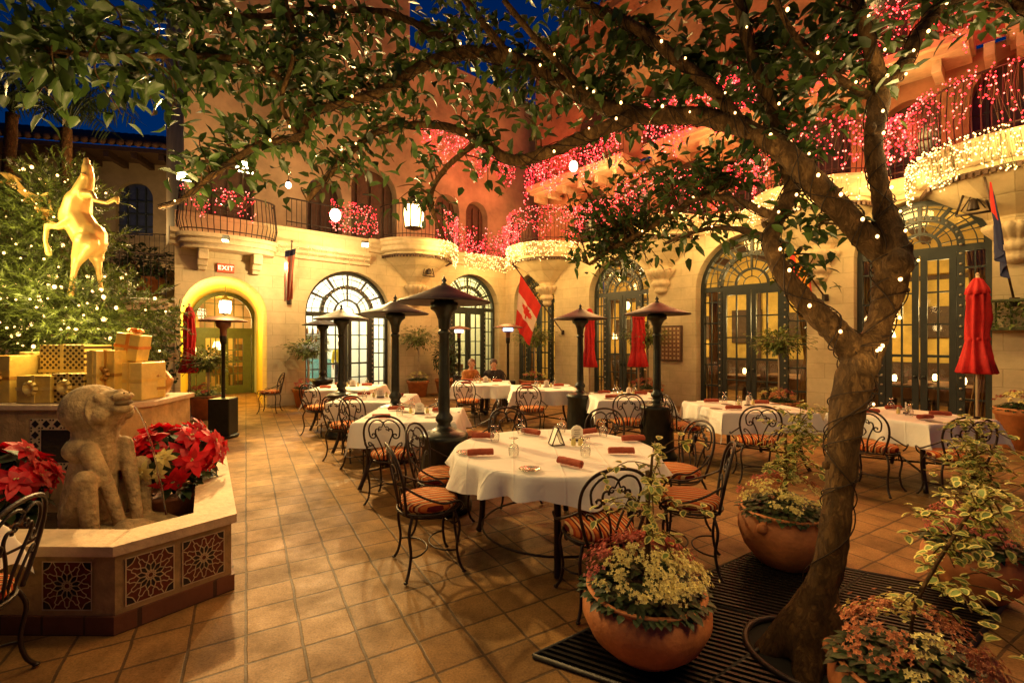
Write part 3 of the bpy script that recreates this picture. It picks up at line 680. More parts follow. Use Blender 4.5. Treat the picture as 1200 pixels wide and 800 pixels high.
# ------------------------------------------------------------------ terrace and old wing at the far left
tw=thing('terrace_wall','low cream terrace wall with an iron railing left of the yellow entrance','wall',(CX,CY,0),TB)
x0=uB(0)-6; t=MB(); t.quad((x0,.02,0),(XL-.004,.02,0),(XL-.004,.02,2.5),(x0,.02,2.5)); t.quad((x0,.02,2.5),(XL-.004,.02,2.5),(XL-.004,6,2.5),(x0,6,2.5)); t.build('wall',wall_m,tw)
t=MB(); molding(t,x0,XL-.12,[(.02,2.30),(-.06,2.33),(-.06,2.44),(-.12,2.48),(-.12,2.58),(.3,2.60)]); t.build('coping',stone_m,tw)
t=MB(); straight_rail(t,x0+4,XL-.15,.05,2.6,.95,.13); t.build('railing',iron_m,tw)
ow=thing('old_wing','dim plaster wing behind the terrace with a tiled roof and one arched window','building',(-12.2,16.5,0),math.radians(12))
t=MB(); arch_wall(t,-9,3.4,2.0,8.0,[(-1.4+.25,1.15,6.7,5.4),(-5.5,1.1,6.7,5.4)],.3); t.quad((3.4,0,2),(3.4,6,2),(3.4,6,8),(3.4,0,8)); t.build('wall',wing_m,ow)
bn_m=M('blue_night_glass',(.05,.06,.12),.15,0,.2)
for xx in (-1.15,-5.5):
    t=MB(); p=[(xx-.57,5.4)]+arch_pts(xx,.57,6.7,14)+[(xx+.57,5.4)]; t.add([(a_,.2,b_) for a_,b_ in p],[tuple(range(len(p)))]); wo=t.build('window',bn_m,ow); t=MB()
    for k in (-.28,0,.28): bar(t,(xx+k,5.4),(xx+k,7.1),.04,.12,.17)
    for k in range(3): bar(t,(xx-.56,5.75+k*.45),(xx+.56,5.75+k*.45),.04,.125,.165)
    t.build('window_bar',dark_m,wo)
t=MB(); t.box((-1.1,-.55,4.15),(3.6,1.1,.2)); t.build('balcony_slab',wing_m,ow)
t=MB(); straight_rail(t,-2.9,.7,-1.05,4.25,1.0,.14); t.build('balcony_railing',iron_m,ow)
t=MB(); t.box((-2.8,-.5,8.0),(12.8,1.3,.14))
for k in range(16): t.box((-8.6+k*.8,-.55,7.82),(.16,1.1,.2))
t.build('eave',wood_m,ow)
t=MB()
for k in range(50): t.tube([(-9.1+k*.255,-1.25,8.16),(-9.1+k*.255,2.6,9.9)],.10,6)
t.quad((-9.2,-1.2,8.1),(3.6,-1.2,8.1),(3.6,2.6,9.84),(-9.2,2.6,9.84)); t.build('roof',roof_m,ow)
# ------------------------------------------------------------------ courtyard furniture
def face(x,y,tx,ty): return math.atan2(-(tx-x),ty-y)
# --- chair
def spiral(cx,cz,r0,a0,turns,n=14,sgn=1):
    return [(cx+r0*(1-.85*k/n)*math.cos(a0+sgn*turns*2*PI*k/n), cz+r0*(1-.85*k/n)*math.sin(a0+sgn*turns*2*PI*k/n)) for k in range(n+1)]
def make_chair():
    t=thing('cafe_chair','chair','chair')
    s=MB(); s.lathe([(.0,.445),(.17,.445),(.205,.452),(.218,.47),(.216,.495),(.195,.512),(.12,.522),(0,.525)],28); s.build('seat_cushion',seat_m,t)
    s=MB(); s.tube([(.222*math.cos(2*PI*k/28),.222*math.sin(2*PI*k/28),.44) for k in range(28)],.010,6,closed=True)
    s.tube([(.205*math.cos(2*PI*k/28),.205*math.sin(2*PI*k/28),.415) for k in range(28)],.006,5,closed=True)
    for k in range(3): a=2*PI*k/6; s.tube([(.22*math.cos(a),.22*math.sin(a),.438),(-.22*math.cos(a),-.22*math.sin(a),.438)],.007,4)
    s.build('seat_frame',iron_m,t)
    for sx in (-1,1):
        for sy in (1,-1):
            q=catmull([(sx*.165,sy*.15,.435),(sx*.195,sy*.18,.33),(sx*.18,sy*.165,.18),(sx*.19,sy*.18,.07),(sx*.215,sy*.205,.012)],5)
            l=MB(); l.tube(q,.0105,6); l.sphere((sx*.217,sy*.207,.010),(.017,.017,.010),8,5)
            if sy==1: l.tube([(sx*.165+0,.15+.03*math.sin(a)*1,.40-.03+.03*math.cos(a)) for a in [k*.5 for k in range(10)]],.006,4)
            l.build('leg',iron_m,t)
    s=MB()
    for sy in (1,-1): s.tube([(.182*math.cos(PI*k/12),sy*(.168-.155*math.sin(PI*k/12)),.155) for k in range(13)],.0065,5)
    s.build('stretcher',iron_m,t)
    b=MB()
    def bk(p): x,z=p; return Vector((x,-.175-.20*max(0,z-.44)-.03*math.cos(x*7),z))
    hoop=catmull([bk(p) for p in [(-.15,.44),(-.185,.55),(-.215,.68),(-.20,.80),(-.13,.885),(0,.915),(.13,.885),(.20,.80),(.215,.68),(.185,.55),(.15,.44)]],5)
    b.tube(hoop,.011,6)
    for sx in (-1,1):
        h=[(0,.845),(sx*.05,.872),(sx*.115,.85),(sx*.155,.785),(sx*.15,.72)]
        h2=spiral(sx*.112,.715,.038,0 if sx>0 else PI,1.1,12,-sx)
        b.tube(catmull([bk(p) for p in h+h2],3),.008,5)
        b.tube(catmull([bk(p) for p in [(0,.845),(sx*.018,.80)]+spiral(sx*.032,.785,.022,PI/2,.9,8,-sx)],2),.006,4)
        b.tube(catmull([bk(p) for p in [(sx*.012,.445),(sx*.022,.56),(sx*.055,.66),(sx*.085,.73),(sx*.08,.775),(sx*.055,.78),(sx*.05,.76)]],4),.008,5)
        b.tube(catmull([bk(p) for p in [(sx*.06,.445),(sx*.085,.54),(sx*.13,.62),(sx*.165,.64),(sx*.168,.615),(sx*.15,.605)]],4),.007,5)
        # hip rail curling forward to the seat
        b.tube(catmull([bk((sx*.205,.66)),Vector((sx*.255,-.10,.585)),Vector((sx*.27,.04,.53)),Vector((sx*.255,.15,.53)),Vector((sx*.225,.20,.475)),Vector((sx*.20,.19,.445))],5),.008,5)
    b.build('backrest',iron_m,t)
    return t
chair0=make_chair(); used=[False]
def chair(x,y,tx,ty,label,group,dr=0.0):
    rz=face(x,y,tx,ty)+dr+RND.uniform(-.06,.06)
    if not used[0]:
        used[0]=True; chair0.location=(x,y,.006); chair0.rotation_euler=(0,0,rz); chair0['label']=label; chair0['group']=group; return chair0
    return dup(chair0,(x,y,.006),rz,label,group)
GR='wrought iron cafe chairs in the courtyard'
RTX,RTY=.35,3.85
for x,y,l in [(-.62,3.40,'iron scroll-back chair with striped cushion, left of the big round table, seen from the side'),
    (.55,2.93,'iron scroll-back chair with its back to us in front of the big round table'),
    (1.32,3.42,'iron chair at the right of the round table, half behind the yellow-green potted shrub'),
    (1.47,4.15,'iron chair at the round table beside the fluted heater base on its right'),
    (.03,4.80,'iron chair behind the round table, left one of the two on its far side'),
    (.88,4.76,'iron chair behind the round table, right one of the two on its far side'),
    (-.60,4.03,'iron chair at the round table squeezed beside the nearest heater base')]:
    chair(x,y,RTX,RTY,l,GR)
TABLES=[('nearest square table of the left row',-1.2,5.6,1.12,.03),('middle square table of the left row',-2.15,7.25,1.1,.02),('farthest square table of the left row',-3.2,9.0,1.15,.0),
 ('square table where two people sit',-.64,9.9,1.2,.05),('table below the leaf flag',.6,8.9,1.2,.04),('table before the two umbrellas',1.85,7.5,1.1,.03),
 ('table before the wide glass doors',3.2,6.33,1.2,.03),('table right of the tree trunk',4.8,5.6,1.12,.30),('cut-off table beside the stone fountain',-3.16,1.86,1.0,.0)]
T=TABLES
for x,y,k,l in [(-1.25,4.82,0,'iron chair with its back to us at the nearest square table of the left row'),
    (-1.92,6.02,0,'iron chair on the left side of the nearest square table of the left row'),
    (-.46,5.68,0,'iron chair right of the nearest square left-row table, behind the front heater post'),
    (-2.33,6.47,1,'iron chair with its back to us at the middle table of the left row'),
    (-1.40,7.35,1,'iron chair on the right side of the middle table of the left row'),
    (-3.42,8.18,2,'iron chair with its back to us at the farthest table of the left row'),
    (-.86,9.06,3,'iron chair with its back to us at the table where two people sit'),
    (.34,8.02,4,'iron chair with its back to us at the table below the red and white flag'),
    (1.70,6.72,5,'iron chair with its back to us at the table before the two umbrellas'),
    (2.90,5.48,6,'iron chair with its back to us at the table before the wide glass doors'),
    (2.40,6.35,6,'iron chair on the left side of the table before the wide glass doors'),
    (4.02,5.12,7,'iron chair left of the hanging cloth corner at the table right of the tree'),
    (4.53,4.72,7,'iron chair right of the hanging cloth corner at the table right of the tree'),
    (-2.55,2.07,8,'iron chair in the near left corner, cut off by the picture edge')]:
    chair(x,y,T[k][1],T[k][2],l,GR)
chair(-5.62,10.7,-7.5,10.2,'iron chair standing alone by the pale wall beside the yellow entrance',GR)
chair(-5.15,6.9,-4,8,'iron chair half hidden behind the wrapped gifts and the stone fountain',GR)
# --- tables
def tablecloth_square(h,hang,flare=.13,n=22,seed=0):
    r=random.Random(seed); mb=MB(); tot=h+hang; N=2*n; co=[]
    for k in range(N+1):
        co.append(-tot+2*tot*k/N)
    # make the table edge fall on a grid line
    co=sorted(set([round(c,4) for c in co if abs(abs(c)-h)>.03]+[h,-h,h+.015,-h-.015])); m=len(co); vs=[]
    ph=[r.uniform(0,6) for _ in range(4)]
    for j,y in enumerate(co):
        for i,x in enumerate(co):
            dx=max(abs(x)-h,0); dy=max(abs(y)-h,0); d=math.hypot(dx,dy); sx=1 if x>0 else -1; sy=1 if y>0 else -1
            px=max(-h,min(h,x)); py=max(-h,min(h,y))
            cor=min(dx,dy)
            if dx>0: px+=sx*(flare*dx*.9+.012+.045*dx/hang*math.sin(y*13+ph[0]*sx+1.5*math.sin(y*5))+.25*cor)
            if dy>0: py+=sy*(flare*dy*.9+.012+.045*dy/hang*math.sin(x*12+ph[1]*sy+1.5*math.sin(x*4))+.25*cor)
            z=-(d*.97)+(.004*math.sin(x*9+ph[2])*math.cos(y*8+ph[3]) if d==0 else 0)
            vs.append((px,py,z))
    fs=[(j*m+i,j*m+i+1,(j+1)*m+i+1,(j+1)*m+i) for j in range(m-1) for i in range(m-1)]
    mb.add(vs,fs,True); return mb
def napkin(x,y,rz,label,z=.768):
    s=MB(); L=.098; prof=[]
    pts=[(-L,0,0),(-L*.9,0,0),(-L*.3,.0,.002),(L*.4,.002,.001),(L*.9,0,0),(L,0,0)]
    s.tube(catmull(pts,3),.027+.0,10,wob=.10)
    for q in (-1,1):
        for k in range(10):
            a=k*.9; 
        s.tube([(q*(L+.001),.020*(1-k/14)*math.cos(k*.8),.020*(1-k/14)*math.sin(k*.8)) for k in range(13)],.003,4)
    o=s.build('napkin',napkin_m,None,(x,y,z+.028),rz); o.scale=(1,1.15,.95)
    return tag(o,label,'napkin','rolled rust napkins on the tables')
gob=None
def goblet(x,y,label,z=.768):
    global gob
    if gob is None:
        s=MB(); s.lathe([(.034,0),(.040,.03),(.042,.055),(.034,.085),(.012,.10),(.006,.108),(.005,.128),(.012,.135),(.036,.139),(.036,.142),(.0,.143)],18)
        gob=s.build('goblet',gobl_m,None,(x,y,z)); o=gob
    else:
        o=gob.copy(); COL.objects.link(o); o.location=(x,y,z)
    return tag(o,label,'glass','upturned goblets on the tables')
def menu_card(x,y,rz,label,z=.768):
    t=thing('menu_card',label,'card',(x,y,z),rz,'white menu cards on the tables')
    s=MB(); p=[(-.055,0),(.055,0),(.055,.10),(.03,.125),(.0,.135),(-.03,.125),(-.055,.10)]
    s.add([(a,-.006,b) for a,b in p]+[(a,.006,b) for a,b in p],[tuple(range(7)),tuple(reversed(range(7,14)))]+[(i,(i+1)%7,7+(i+1)%7,7+i) for i in range(7)]); s.build('card',white_m,t)
    s=MB(); 
    for k in range(4): s.box((0,-.0075,.095-.018*k),(.06-.012*(k%2),.001,.005))
    s.build('print',wood_m,t)
    s=MB(); s.box((0,0,.006),(.12,.05,.012)); s.build('base',wood_m,t)
    return t
def shaker(x,y,label,z=.768):
    t=thing('shaker',label,'shaker',(x,y,z),0,'salt and pepper shakers on the tables')
    s=MB(); s.lathe([(0,0),(.019,0),(.022,.02),(.016,.055),(.016,.062)],12); s.build('body',cream_m,t)
    s=MB(); s.lathe([(.017,.062),(.017,.072),(.010,.08),(0,.081)],12); s.build('lid',stud_m,t)
    return t
# round table
t=thing('round_table','large round dining table with black splayed legs under the white cloth in front','table',(RTX,RTY,0))
s=MB(); s.lathe([(0,.735),(.81,.735),(.815,.745),(.815,.755),(0,.755)],48); s.build('tabletop',wood_m,t)
for a in (-1.62,-.35,1.3,2.9):
    s=MB(); d=Vector((math.cos(a),math.sin(a),0)); s.tube(catmull([d*.62+Vector((0,0,.735)),d*.62+Vector((0,0,.4)),d*.63+Vector((0,0,.12)),d*.66+Vector((0,0,.012))],4),[.026]*13,8); s.build('leg',iron_m,t)
s=MB(); s.tube([(.6*math.cos(2*PI*k/40),.6*math.sin(2*PI*k/40),.13) for k in range(40)],.009,5,closed=True); s.build('stretcher',iron_m,t)
s=MB(); n=128; rings=[(0,0),(.3,0),(.6,0),(.78,0),(.815,-.001),(.832,-.008),(.842,-.03),(.85,-.07),(.862,-.12),(.88,-.18)]; vs=[(0,0,0)]
for i,(r,z) in enumerate(rings[1:]):
    for k in range(n):
        a=2*PI*k/n; q=max(0,-z)/.18
        w=.034*math.sin(a*13+1.6*math.sin(a*3))+.020*math.sin(a*23+2)
        dz=z*(.82+.42*math.sin(a*2.0+.6)**2)
        vs.append(((r+w*q*1.2)*math.cos(a),(r+w*q*1.2)*math.sin(a),dz+.003*math.sin(a*5+r*9)))
fs=[(0,1+k,1+(k+1)%n) for k in range(n)]
for i in range(len(rings)-2):
    for k in range(n): fs.append((1+i*n+k,1+(i+1)*n+k,1+(i+1)*n+(k+1)%n,1+i*n+(k+1)%n))
s.add(vs,fs,True)
tag(s.build('tablecloth',cloth_m,None,(RTX,RTY,.762)),'white cloth draped over the large round table in front','tablecloth','white tablecloths')
def on(px,py): return G(px,py,.765)
for (x,y,rz,l) in [(563,534,.18,'rust napkin roll at the left front of the round table'),(668,546,-.75,'rust napkin roll at the front of the round table, pointing toward the near chair'),(566,514,-.05,'rust napkin roll at the far left of the round table under a goblet foot'),
    (622,509,-.7,'rust napkin roll at the back of the round table, left of the menu stand'),(688,509,.55,'rust napkin roll at the back of the round table, right of the menu stand'),(742,517,.12,'rust napkin roll at the far right edge of the round table'),(728,532,.0,'rust napkin roll at the right edge of the round table behind shrub leaves')]:
    p=on(x,y); napkin(p.x,p.y,rz,l)
for (x,y,l) in [(580,518,'upturned goblet beside the far left napkin on the round table'),(602,535,'upturned goblet near the left front napkin on the round table'),(611,509,'upturned goblet by the back left napkin of the round table'),(658,507,'upturned goblet behind the triangular menu stand'),(686,535,'upturned goblet right of centre at the front of the round table'),(707,512,'upturned goblet at the back right of the round table')]:
    p=on(x,y); goblet(p.x,p.y,l)
p=on(652,521); t=thing('menu_stand','dark triangular menu stand in the middle of the round table','menu stand',p,.25)
s=MB()
for q in (-1,1):
    for yy in (-.05,.05): s.tube([(q*.055,yy,0.005),(0,yy,.15)],.006,5)
    s.tube([(q*.055,-.05,.006),(q*.055,.05,.006)],.006,5)
s.tube([(0,-.05,.15),(0,.05,.15)],.006,5); s.tube([(-.055,-.05,.006),(.055,-.05,.006)],.006,5); s.build('frame',wood_m,t)
s=MB()
for q in (-1,1): s.quad((q*.05,-.046,.012),(q*.05,.046,.012),(q*.003,.046,.142),(q*.003,-.046,.142))
s.build('card',white_m,t)
p=on(672,522); shaker(p.x,p.y,'left shaker of the pair beside the menu stand on the round table'); shaker(p.x+.06,p.y-.01,'right shaker of the pair beside the menu stand on the round table')
p=on(676,516); menu_card(p.x,p.y,.2,'small white card standing behind the shakers on the round table')
for (x,y,l) in [(621,551,'glass side plate at the front of the round table'),(546,531,'glass side plate at the left of the round table')]:
    p=on(x,y); s=MB(); s.lathe([(0,.003),(.05,.003),(.075,.010),(.078,.013),(.074,.013),(.05,.006),(0,.006)],28); tag(s.build('side_plate',gobl_m,None,p+Vector((0,0,.002))),l,'plate','side plates on the round table')
for k,(nm,x,y,sz,rz) in enumerate(TABLES):
    t=thing('square_table',f'{nm}, black iron legs under a white cloth','table',(x,y,0),rz,'square dining tables')
    h=sz/2
    s=MB(); s.box((0,0,.745),(sz-.02,sz-.02,.03)); s.build('tabletop',wood_m,t)
    for sx in (-1,1):
        for sy in (-1,1):
            s=MB(); s.tube(catmull([(sx*(h-.17),sy*(h-.17),.73),(sx*(h-.14),sy*(h-.14),.5),(sx*(h-.13),sy*(h-.13),.25),(sx*(h-.06),sy*(h-.06),.012)],4),.024,7); s.build('leg',iron_m,t)
    s=MB(); s.tube([(-h+.13,-h+.13,.2),(h-.13,h-.13,.2)],.012,5); s.tube([(-h+.13,h-.13,.2),(h-.13,-h+.13,.2)],.012,5); s.build('stretcher',iron_m,t)
    cl=tablecloth_square(h,.27,seed=k).build('tablecloth',cloth_m,None,(x,y,.763),rz)
    tag(cl,f'white cloth hanging in points over the {nm}','tablecloth','white tablecloths')
    if k==8: continue
    ca,sa=math.cos(rz),math.sin(rz)
    def W(a,b): return (x+a*h*ca-b*h*sa, y+a*h*sa+b*h*ca)
    sp=[(-.55,-.55,.1,'left front'),(.55,.3,-.1,'right side'),(-.5,.6,.05,'left back')] if k not in (7,) else [(-.35,-.55,.3,'front left side'),(.45,-.35,-.35,'front right side'),(-.6,.35,.0,'left back'),(.5,.6,.1,'far right')]
    for a,b,r,w in sp:
        q=W(a,b); napkin(q[0],q[1],r,f'rust napkin roll, {w} of the {nm}')
    for a,b,w in [(-.25,-.2,'nearer left'),(.45,.62,'far right'),(-.15,.65,'far left')]:
        q=W(a,b); goblet(q[0],q[1],f'upturned goblet, {w} one on the {nm}')
    q=W(.12,.1); menu_card(q[0],q[1],.15+.1*k,f'white menu card on the {nm}')
    q=W(-.08,.12); shaker(q[0],q[1],f'shaker left of the menu card on the {nm}')
    q=W(.28,.16); shaker(q[0],q[1],f'shaker right of the menu card on the {nm}')
# --- heaters
def post_heater():
    t=thing('patio_heater','heater','patio heater')
    s=MB(); fl=lambda a,z: 1-.035*abs(math.sin(a*9)) if .12<z<.66 else 1
    s.lathe([(0,0),(.27,0),(.275,.05),(.245,.08),(.235,.12),(.225,.4),(.215,.66),(.235,.69),(.235,.73),(.20,.75),(.12,.775),(.0,.775)],54,fn=fl); s.build('base',heater_m,t)
    s=MB(); fl2=lambda a,z: 1-.08*abs(math.sin(a*5)) if .98<z<1.7 else 1
    s.lathe([(.12,.775),(.075,.80),(.06,.84),(.085,.87),(.085,.90),(.055,.94),(.058,.98),(.055,1.2),(.052,1.5),(.048,1.7),(.062,1.72),(.062,1.74),(.045,1.76)],40,fn=fl2); s.build('post',heater_m,t)
    s=MB(); s.lathe([(.045,1.76),(.055,1.78),(.06,1.86),(.09,1.93),(.135,1.965),(.135,2.03),(.10,2.035),(.10,2.05)],28); s.build('burner',heater_m,t)
    c=MB(); c.lathe([(.05,2.06),(.30,2.045),(.45,2.02),(.462,2.03),(.45,2.04),(.30,2.09),(.14,2.155),(.06,2.195),(.0,2.20)],48); c=c.build('reflector',cap_m,t)
    s=MB(); s.lathe([(.02,2.19),(.035,2.205),(.014,2.225),(.028,2.245),(.012,2.27),(0,2.30)],14); s.build('finial',heater_m,c)
    return t
h0=post_heater(); GH='standing patio heaters with round reflectors'
for k,(x,y,l) in enumerate([(-.67,4.55,'tall dark patio heater nearest us, right behind the round table on its left'),(2.06,6.55,'dark patio heater with a fluted drum base right of the round table'),(-1.62,6.40,'dark patio heater between the two nearer tables of the left row'),
        (-2.96,8.0,'dark patio heater between the two farther tables of the left row'),(1.17,7.9,'dark patio heater between the flag table and the umbrella table'),(-4.52,11.0,'dark patio heater partly hidden at the far end of the left row')]):
    if k==0: h0.location=(x,y,.006); h0['label']=l; h0['group']=GH; h0.rotation_euler=(0,0,.3)
    else: dup(h0,(x,y,.006),k*.7,l,GH)
def slim_heater(x,y,label,cap,base='square',lit=None):
    t=thing('patio_heater',label,'patio heater',(x,y,.006),.12,GH)
    s=MB()
    s.box((0,0,.36),(.34,.34,.62)); s.build('base',heater_m,t,bevel=.015)
    s=MB(); s.lathe([(0,0),(.23,0),(.235,.03),(.21,.05),(.0,.05)],28); s.build('foot',heater_m,t)
    s=MB(); s.lathe([(.03,.67),(.03,1.6),(.05,1.6),(.055,1.72),(.05,1.74)],20); s.build('post',heater_m,t)
    s=MB(); s.lathe([(.05,1.74),(.055,1.86),(.11,1.90),(.12,1.98),(.11,2.0)],24); b=s.build('burner',cap,t)
    if lit:
        s=MB(); s.lathe([(.122,1.90),(.128,1.94),(.122,1.98)],24); s.build('glow_screen',lit,b)
    s=MB(); s.lathe([(.05,2.02),(.36,1.985),(.375,1.995),(.36,2.005),(.20,2.06),(.06,2.09),(0,2.095)],40); r=s.build('reflector',cap,t)
    return t
slim_heater(-4.98,7.95,'slim patio heater with a copper coloured cap and square black base in the walkway',capb_m)
glow_w=EM('white_burner_glow',(1,.80,.72),6); glow_b=EM('blue_burner_glow',(.35,.5,1),3.0)
slim_heater(-.1,11.6,'slim lit heater with a bluish glowing ring, left of the red and white flag',capb_m,lit=glow_b)
slim_heater(-1.52,13.2,'far slim heater with a white glowing ring behind the seated couple',capb_m,lit=glow_w)
# --- closed umbrellas
def umbrella(loc,label,zt=2.45,zb=1.15,rmax=.17,tilt=0.0):
    t=thing('closed_umbrella',label,'umbrella',loc,RND.uniform(0,6),'closed red umbrellas'); t.rotation_euler=(tilt,0,t.rotation_euler.z)
    s=MB(); s.lathe([(0,0),(.26,0),(.26,.04),(.10,.07),(.045,.10),(.045,.30),(.0,.30)],28); s.build('base',stone_m,t)
    s=MB(); s.tube([(0,0,.1),(0,0,zt+.06)],.022,10); s.build('pole',pole_m,t)
    Hh=zt-zb; ph_=RND.uniform(0,6); fl=lambda a,z: 1+.20*math.sin(a*8+z*1.5+.9*math.sin(z*5+ph_))*min(1,(zt-z)/.3)+.10*math.sin(a*3+z*4+ph_)+.05*math.sin(a*17+z*9)
    prof=[(.012,zt+.03),(.05,zt),(.075,zt-.08),(rmax*.62,zt-.20*Hh),(rmax*.58,zt-.22*Hh),(rmax*.68,zt-.42*Hh),(rmax*.62,zt-.60*Hh),(rmax*.60,zt-.66*Hh),(rmax*.82,zt-.82*Hh),(rmax*1.05,zb+.02),(rmax*.96,zb),(rmax*.5,zb+.06)]
    c=MB(); c.lathe(prof,80,fn=fl); c=c.build('canopy',red_m,t)
    s=MB(); s.lathe([(.045,zt+.01),(rmax*.60,zt-.10*Hh),(rmax*.66,zt-.155*Hh),(rmax*.60,zt-.16*Hh)],64,fn=lambda a,z:1.0+.13*math.sin(a*8+1.0)+.03); s.build('vent_flap',red_m,c)
    s=MB(); s.lathe([(rmax*.66,zt-.615*Hh),(rmax*.70,zt-.63*Hh),(rmax*.66,zt-.65*Hh)],40,fn=lambda a,z:1+.12*math.sin(a*8)); s.build('tie',red_m,c)
    s=MB(); s.sphere((0,0,zt+.07),(.025,.025,.03),10,8); s.build('finial',pole_m,t)
    return t
umbrella((-6.83,9.75,.006),'closed red umbrella on a pale pole left of the yellow entrance',2.36,.98,.15)
umbrella((7.02,6.95,.006),'closed red umbrella standing against the rightmost glass doors',2.58,1.16,.19)
umbrella((3.13,11.4,.006),'right one of the two closed red umbrellas in the middle, before glass doors',2.42,1.02,.21)
umbrella((1.95,11.6,.006),'left one of the two closed red umbrellas, half hidden by a heater',2.45,1.0,.17)
# --- flags
def flag(label,A,B,fly,mats,fn,pole_a,pole_b,nu=26,nv=40,rip=.05,mount=None,name='flag'):
    t=thing(name,label,'flag',pole_b)
    o=Vector(pole_b); A=Vector(A)-o;B=Vector(B)-o; fly=Vector(fly); pa=Vector(pole_a)-o; pb=Vector((0,0,0))
    s=MB(); s.tube([pb,pa],.016,8); s.sphere(pa,.03,8,6); s.build('flagpole',wood_m,t)
    s=MB(); s.box((0,0,0),(.09,.09,.14)); s.build('bracket',iron_m,t,bevel=.01)
    n=(B-A).cross(fly).normalized(); c=MB(); vs=[]
    for j in range(nv+1):
        for i in range(nu+1):
            u=i/nu; v=j/nv
            p=A.lerp(B,u*(1-.35*v)+.175*v*0)+fly*v+n*(rip*math.sqrt(v)*(math.sin(u*14+v*3)+.5*math.sin(u*23+v*5+1)))
            vs.append(p)
    c.v=[tuple(v) for v in vs]
    for j in range(nv):
        for i in range(nu):
            c.f.append((j*(nu+1)+i,j*(nu+1)+i+1,(j+1)*(nu+1)+i+1,(j+1)*(nu+1)+i)); c.m.append(fn((i+.5)/nu,(j+.5)/nv)); c.s.append(True)
    c.build('cloth',mats,t); return t
fred=M('flag_red',(.62,.03,.02),.8,0,.1,10,.1); fwhite=M('flag_white',(.78,.66,.52),.8,0,.05,10,.1); fblue=M('flag_blue',(.02,.025,.09),.8,0,.1,10,.1); fyel=M('flag_yellow',(.75,.30,.03),.8,0,.1,10,.1); fpink=M('flag_faded_red',(.66,.20,.13),.8,0,.1,10,.1)
LEAF=[(0,1),(.12,.72),(.28,.80),(.22,.42),(.42,.62),(.48,.50),(.72,.54),(.62,.30),(.74,.22),(.40,-.06),(.46,-.22),(.06,-.16),(.06,-.55)]
LEAF=LEAF+[(-a,b) for a,b in reversed(LEAF[1:])]
def inside(x,y,poly):
    c=False; n=len(poly)
    for i in range(n):
        x1,y1=poly[i];x2,y2=poly[(i+1)%n]
        if (y1>y)!=(y2>y) and x<(x2-x1)*(y-y1)/(y2-y1)+x1: c=not c
    return c
def ca(u,v):
    if v<.34 or v>.66: return 0
    return 0 if inside((u-.5)*2.5,(.5-v)*5.6+.1,LEAF) else 1
Yc=12.6
flag('red and white flag with a red leaf hanging from a slanted pole',P(610,322,Yc-.3),P(634,358,Yc+.1),P(606,381,Yc)-P(612,322,Yc),[fred,fwhite],ca,P(604,313,Yc-.4),WR(uR(660),-.02,1.65+(400-389)*14.2/F),76,110,.03)
def us(u,v):
    if v<.13: return 2
    return 1 if int(u*9)%4==1 else 0
Yc=11.0
p=WB(uB(337),-.03,3.0)
flag('faded striped flag hanging limp against the bright wall between entrance and arched window',P(334,294,10.55),P(347,291,10.75),P(337,350,10.8)-P(338,292,10.75),[fpink,fwhite,fblue],us,P(342,283,10.7),WB(uB(338),-.06,1.65+(400-352)*11.4/F),26,40,.05)
flag('orange and red flag hanging between the two large glass doors',P(924,288,9.2),P(950,312,9.3),P(944,352,9.2)-P(930,288,9.2),[fred,fyel],lambda u,v:0 if (u<.22 or u>.85) else 1,P(920,283,9.2),WR(uR(968),-.05,1.65+(400-352)*9.9/F),26,40,.05)
flag('dark blue and red flag on a slanted pole at the far right wall',P(1160,205,7.0),P(1172,262,7.05),P(1176,318,7.0)-P(1166,232,7.0),[fblue,fred,fwhite],lambda u,v:1 if (u<.25 and v<.5) else (2 if abs(u-.5)<.08 and abs(v-.72)<.05 else 0),P(1148,183,6.95),WR(uR(1189),-.05,1.65+(400-352)*7.1/F),26,40,.05)
# --- people
def capsule(mb,a,b,ra,rb,seg=10,n=6):
    a=Vector(a);b=Vector(b); mb.tube([a.lerp(b,k/n) for k in range(n+1)],[ra+(rb-ra)*k/n for k in range(n+1)],seg); mb.sphere(a,ra,seg,7); mb.sphere(b,rb,seg,7)
def head(parent,mats,c,rz,hair,tilt=0.0,long=False):
    m=MB(); m.M=Matrix.Translation(c)@Matrix.Rotation(rz,4,'Z')@Matrix.Rotation(tilt,4,'X')
    m.sphere((0,-.005,.03),(.076,.092,.085),14,10); m.sphere((0,.02,-.03),(.058,.07,.075),12,8); m.sphere((0,.098,-.005),(.014,.02,.02),8,6)
    for s in (-1,1): m.sphere((s*.076,-.005,-.002),(.012,.02,.028),8,6)
    m.tube([(0,-.02,-.14),(0,-.005,-.04)],.05,10)
    h=MB(); h.M=m.M.copy(); h.sphere((0,-.025,.045),(.090,.095,.085),16,10,lambda v:1+.10*noise.noise(v*5)); 
    h.sphere((0,-.06,.0),(.078,.06,.09 if not long else .13),12,8,lambda v:1+.12*noise.noise(v*6))
    return m,h
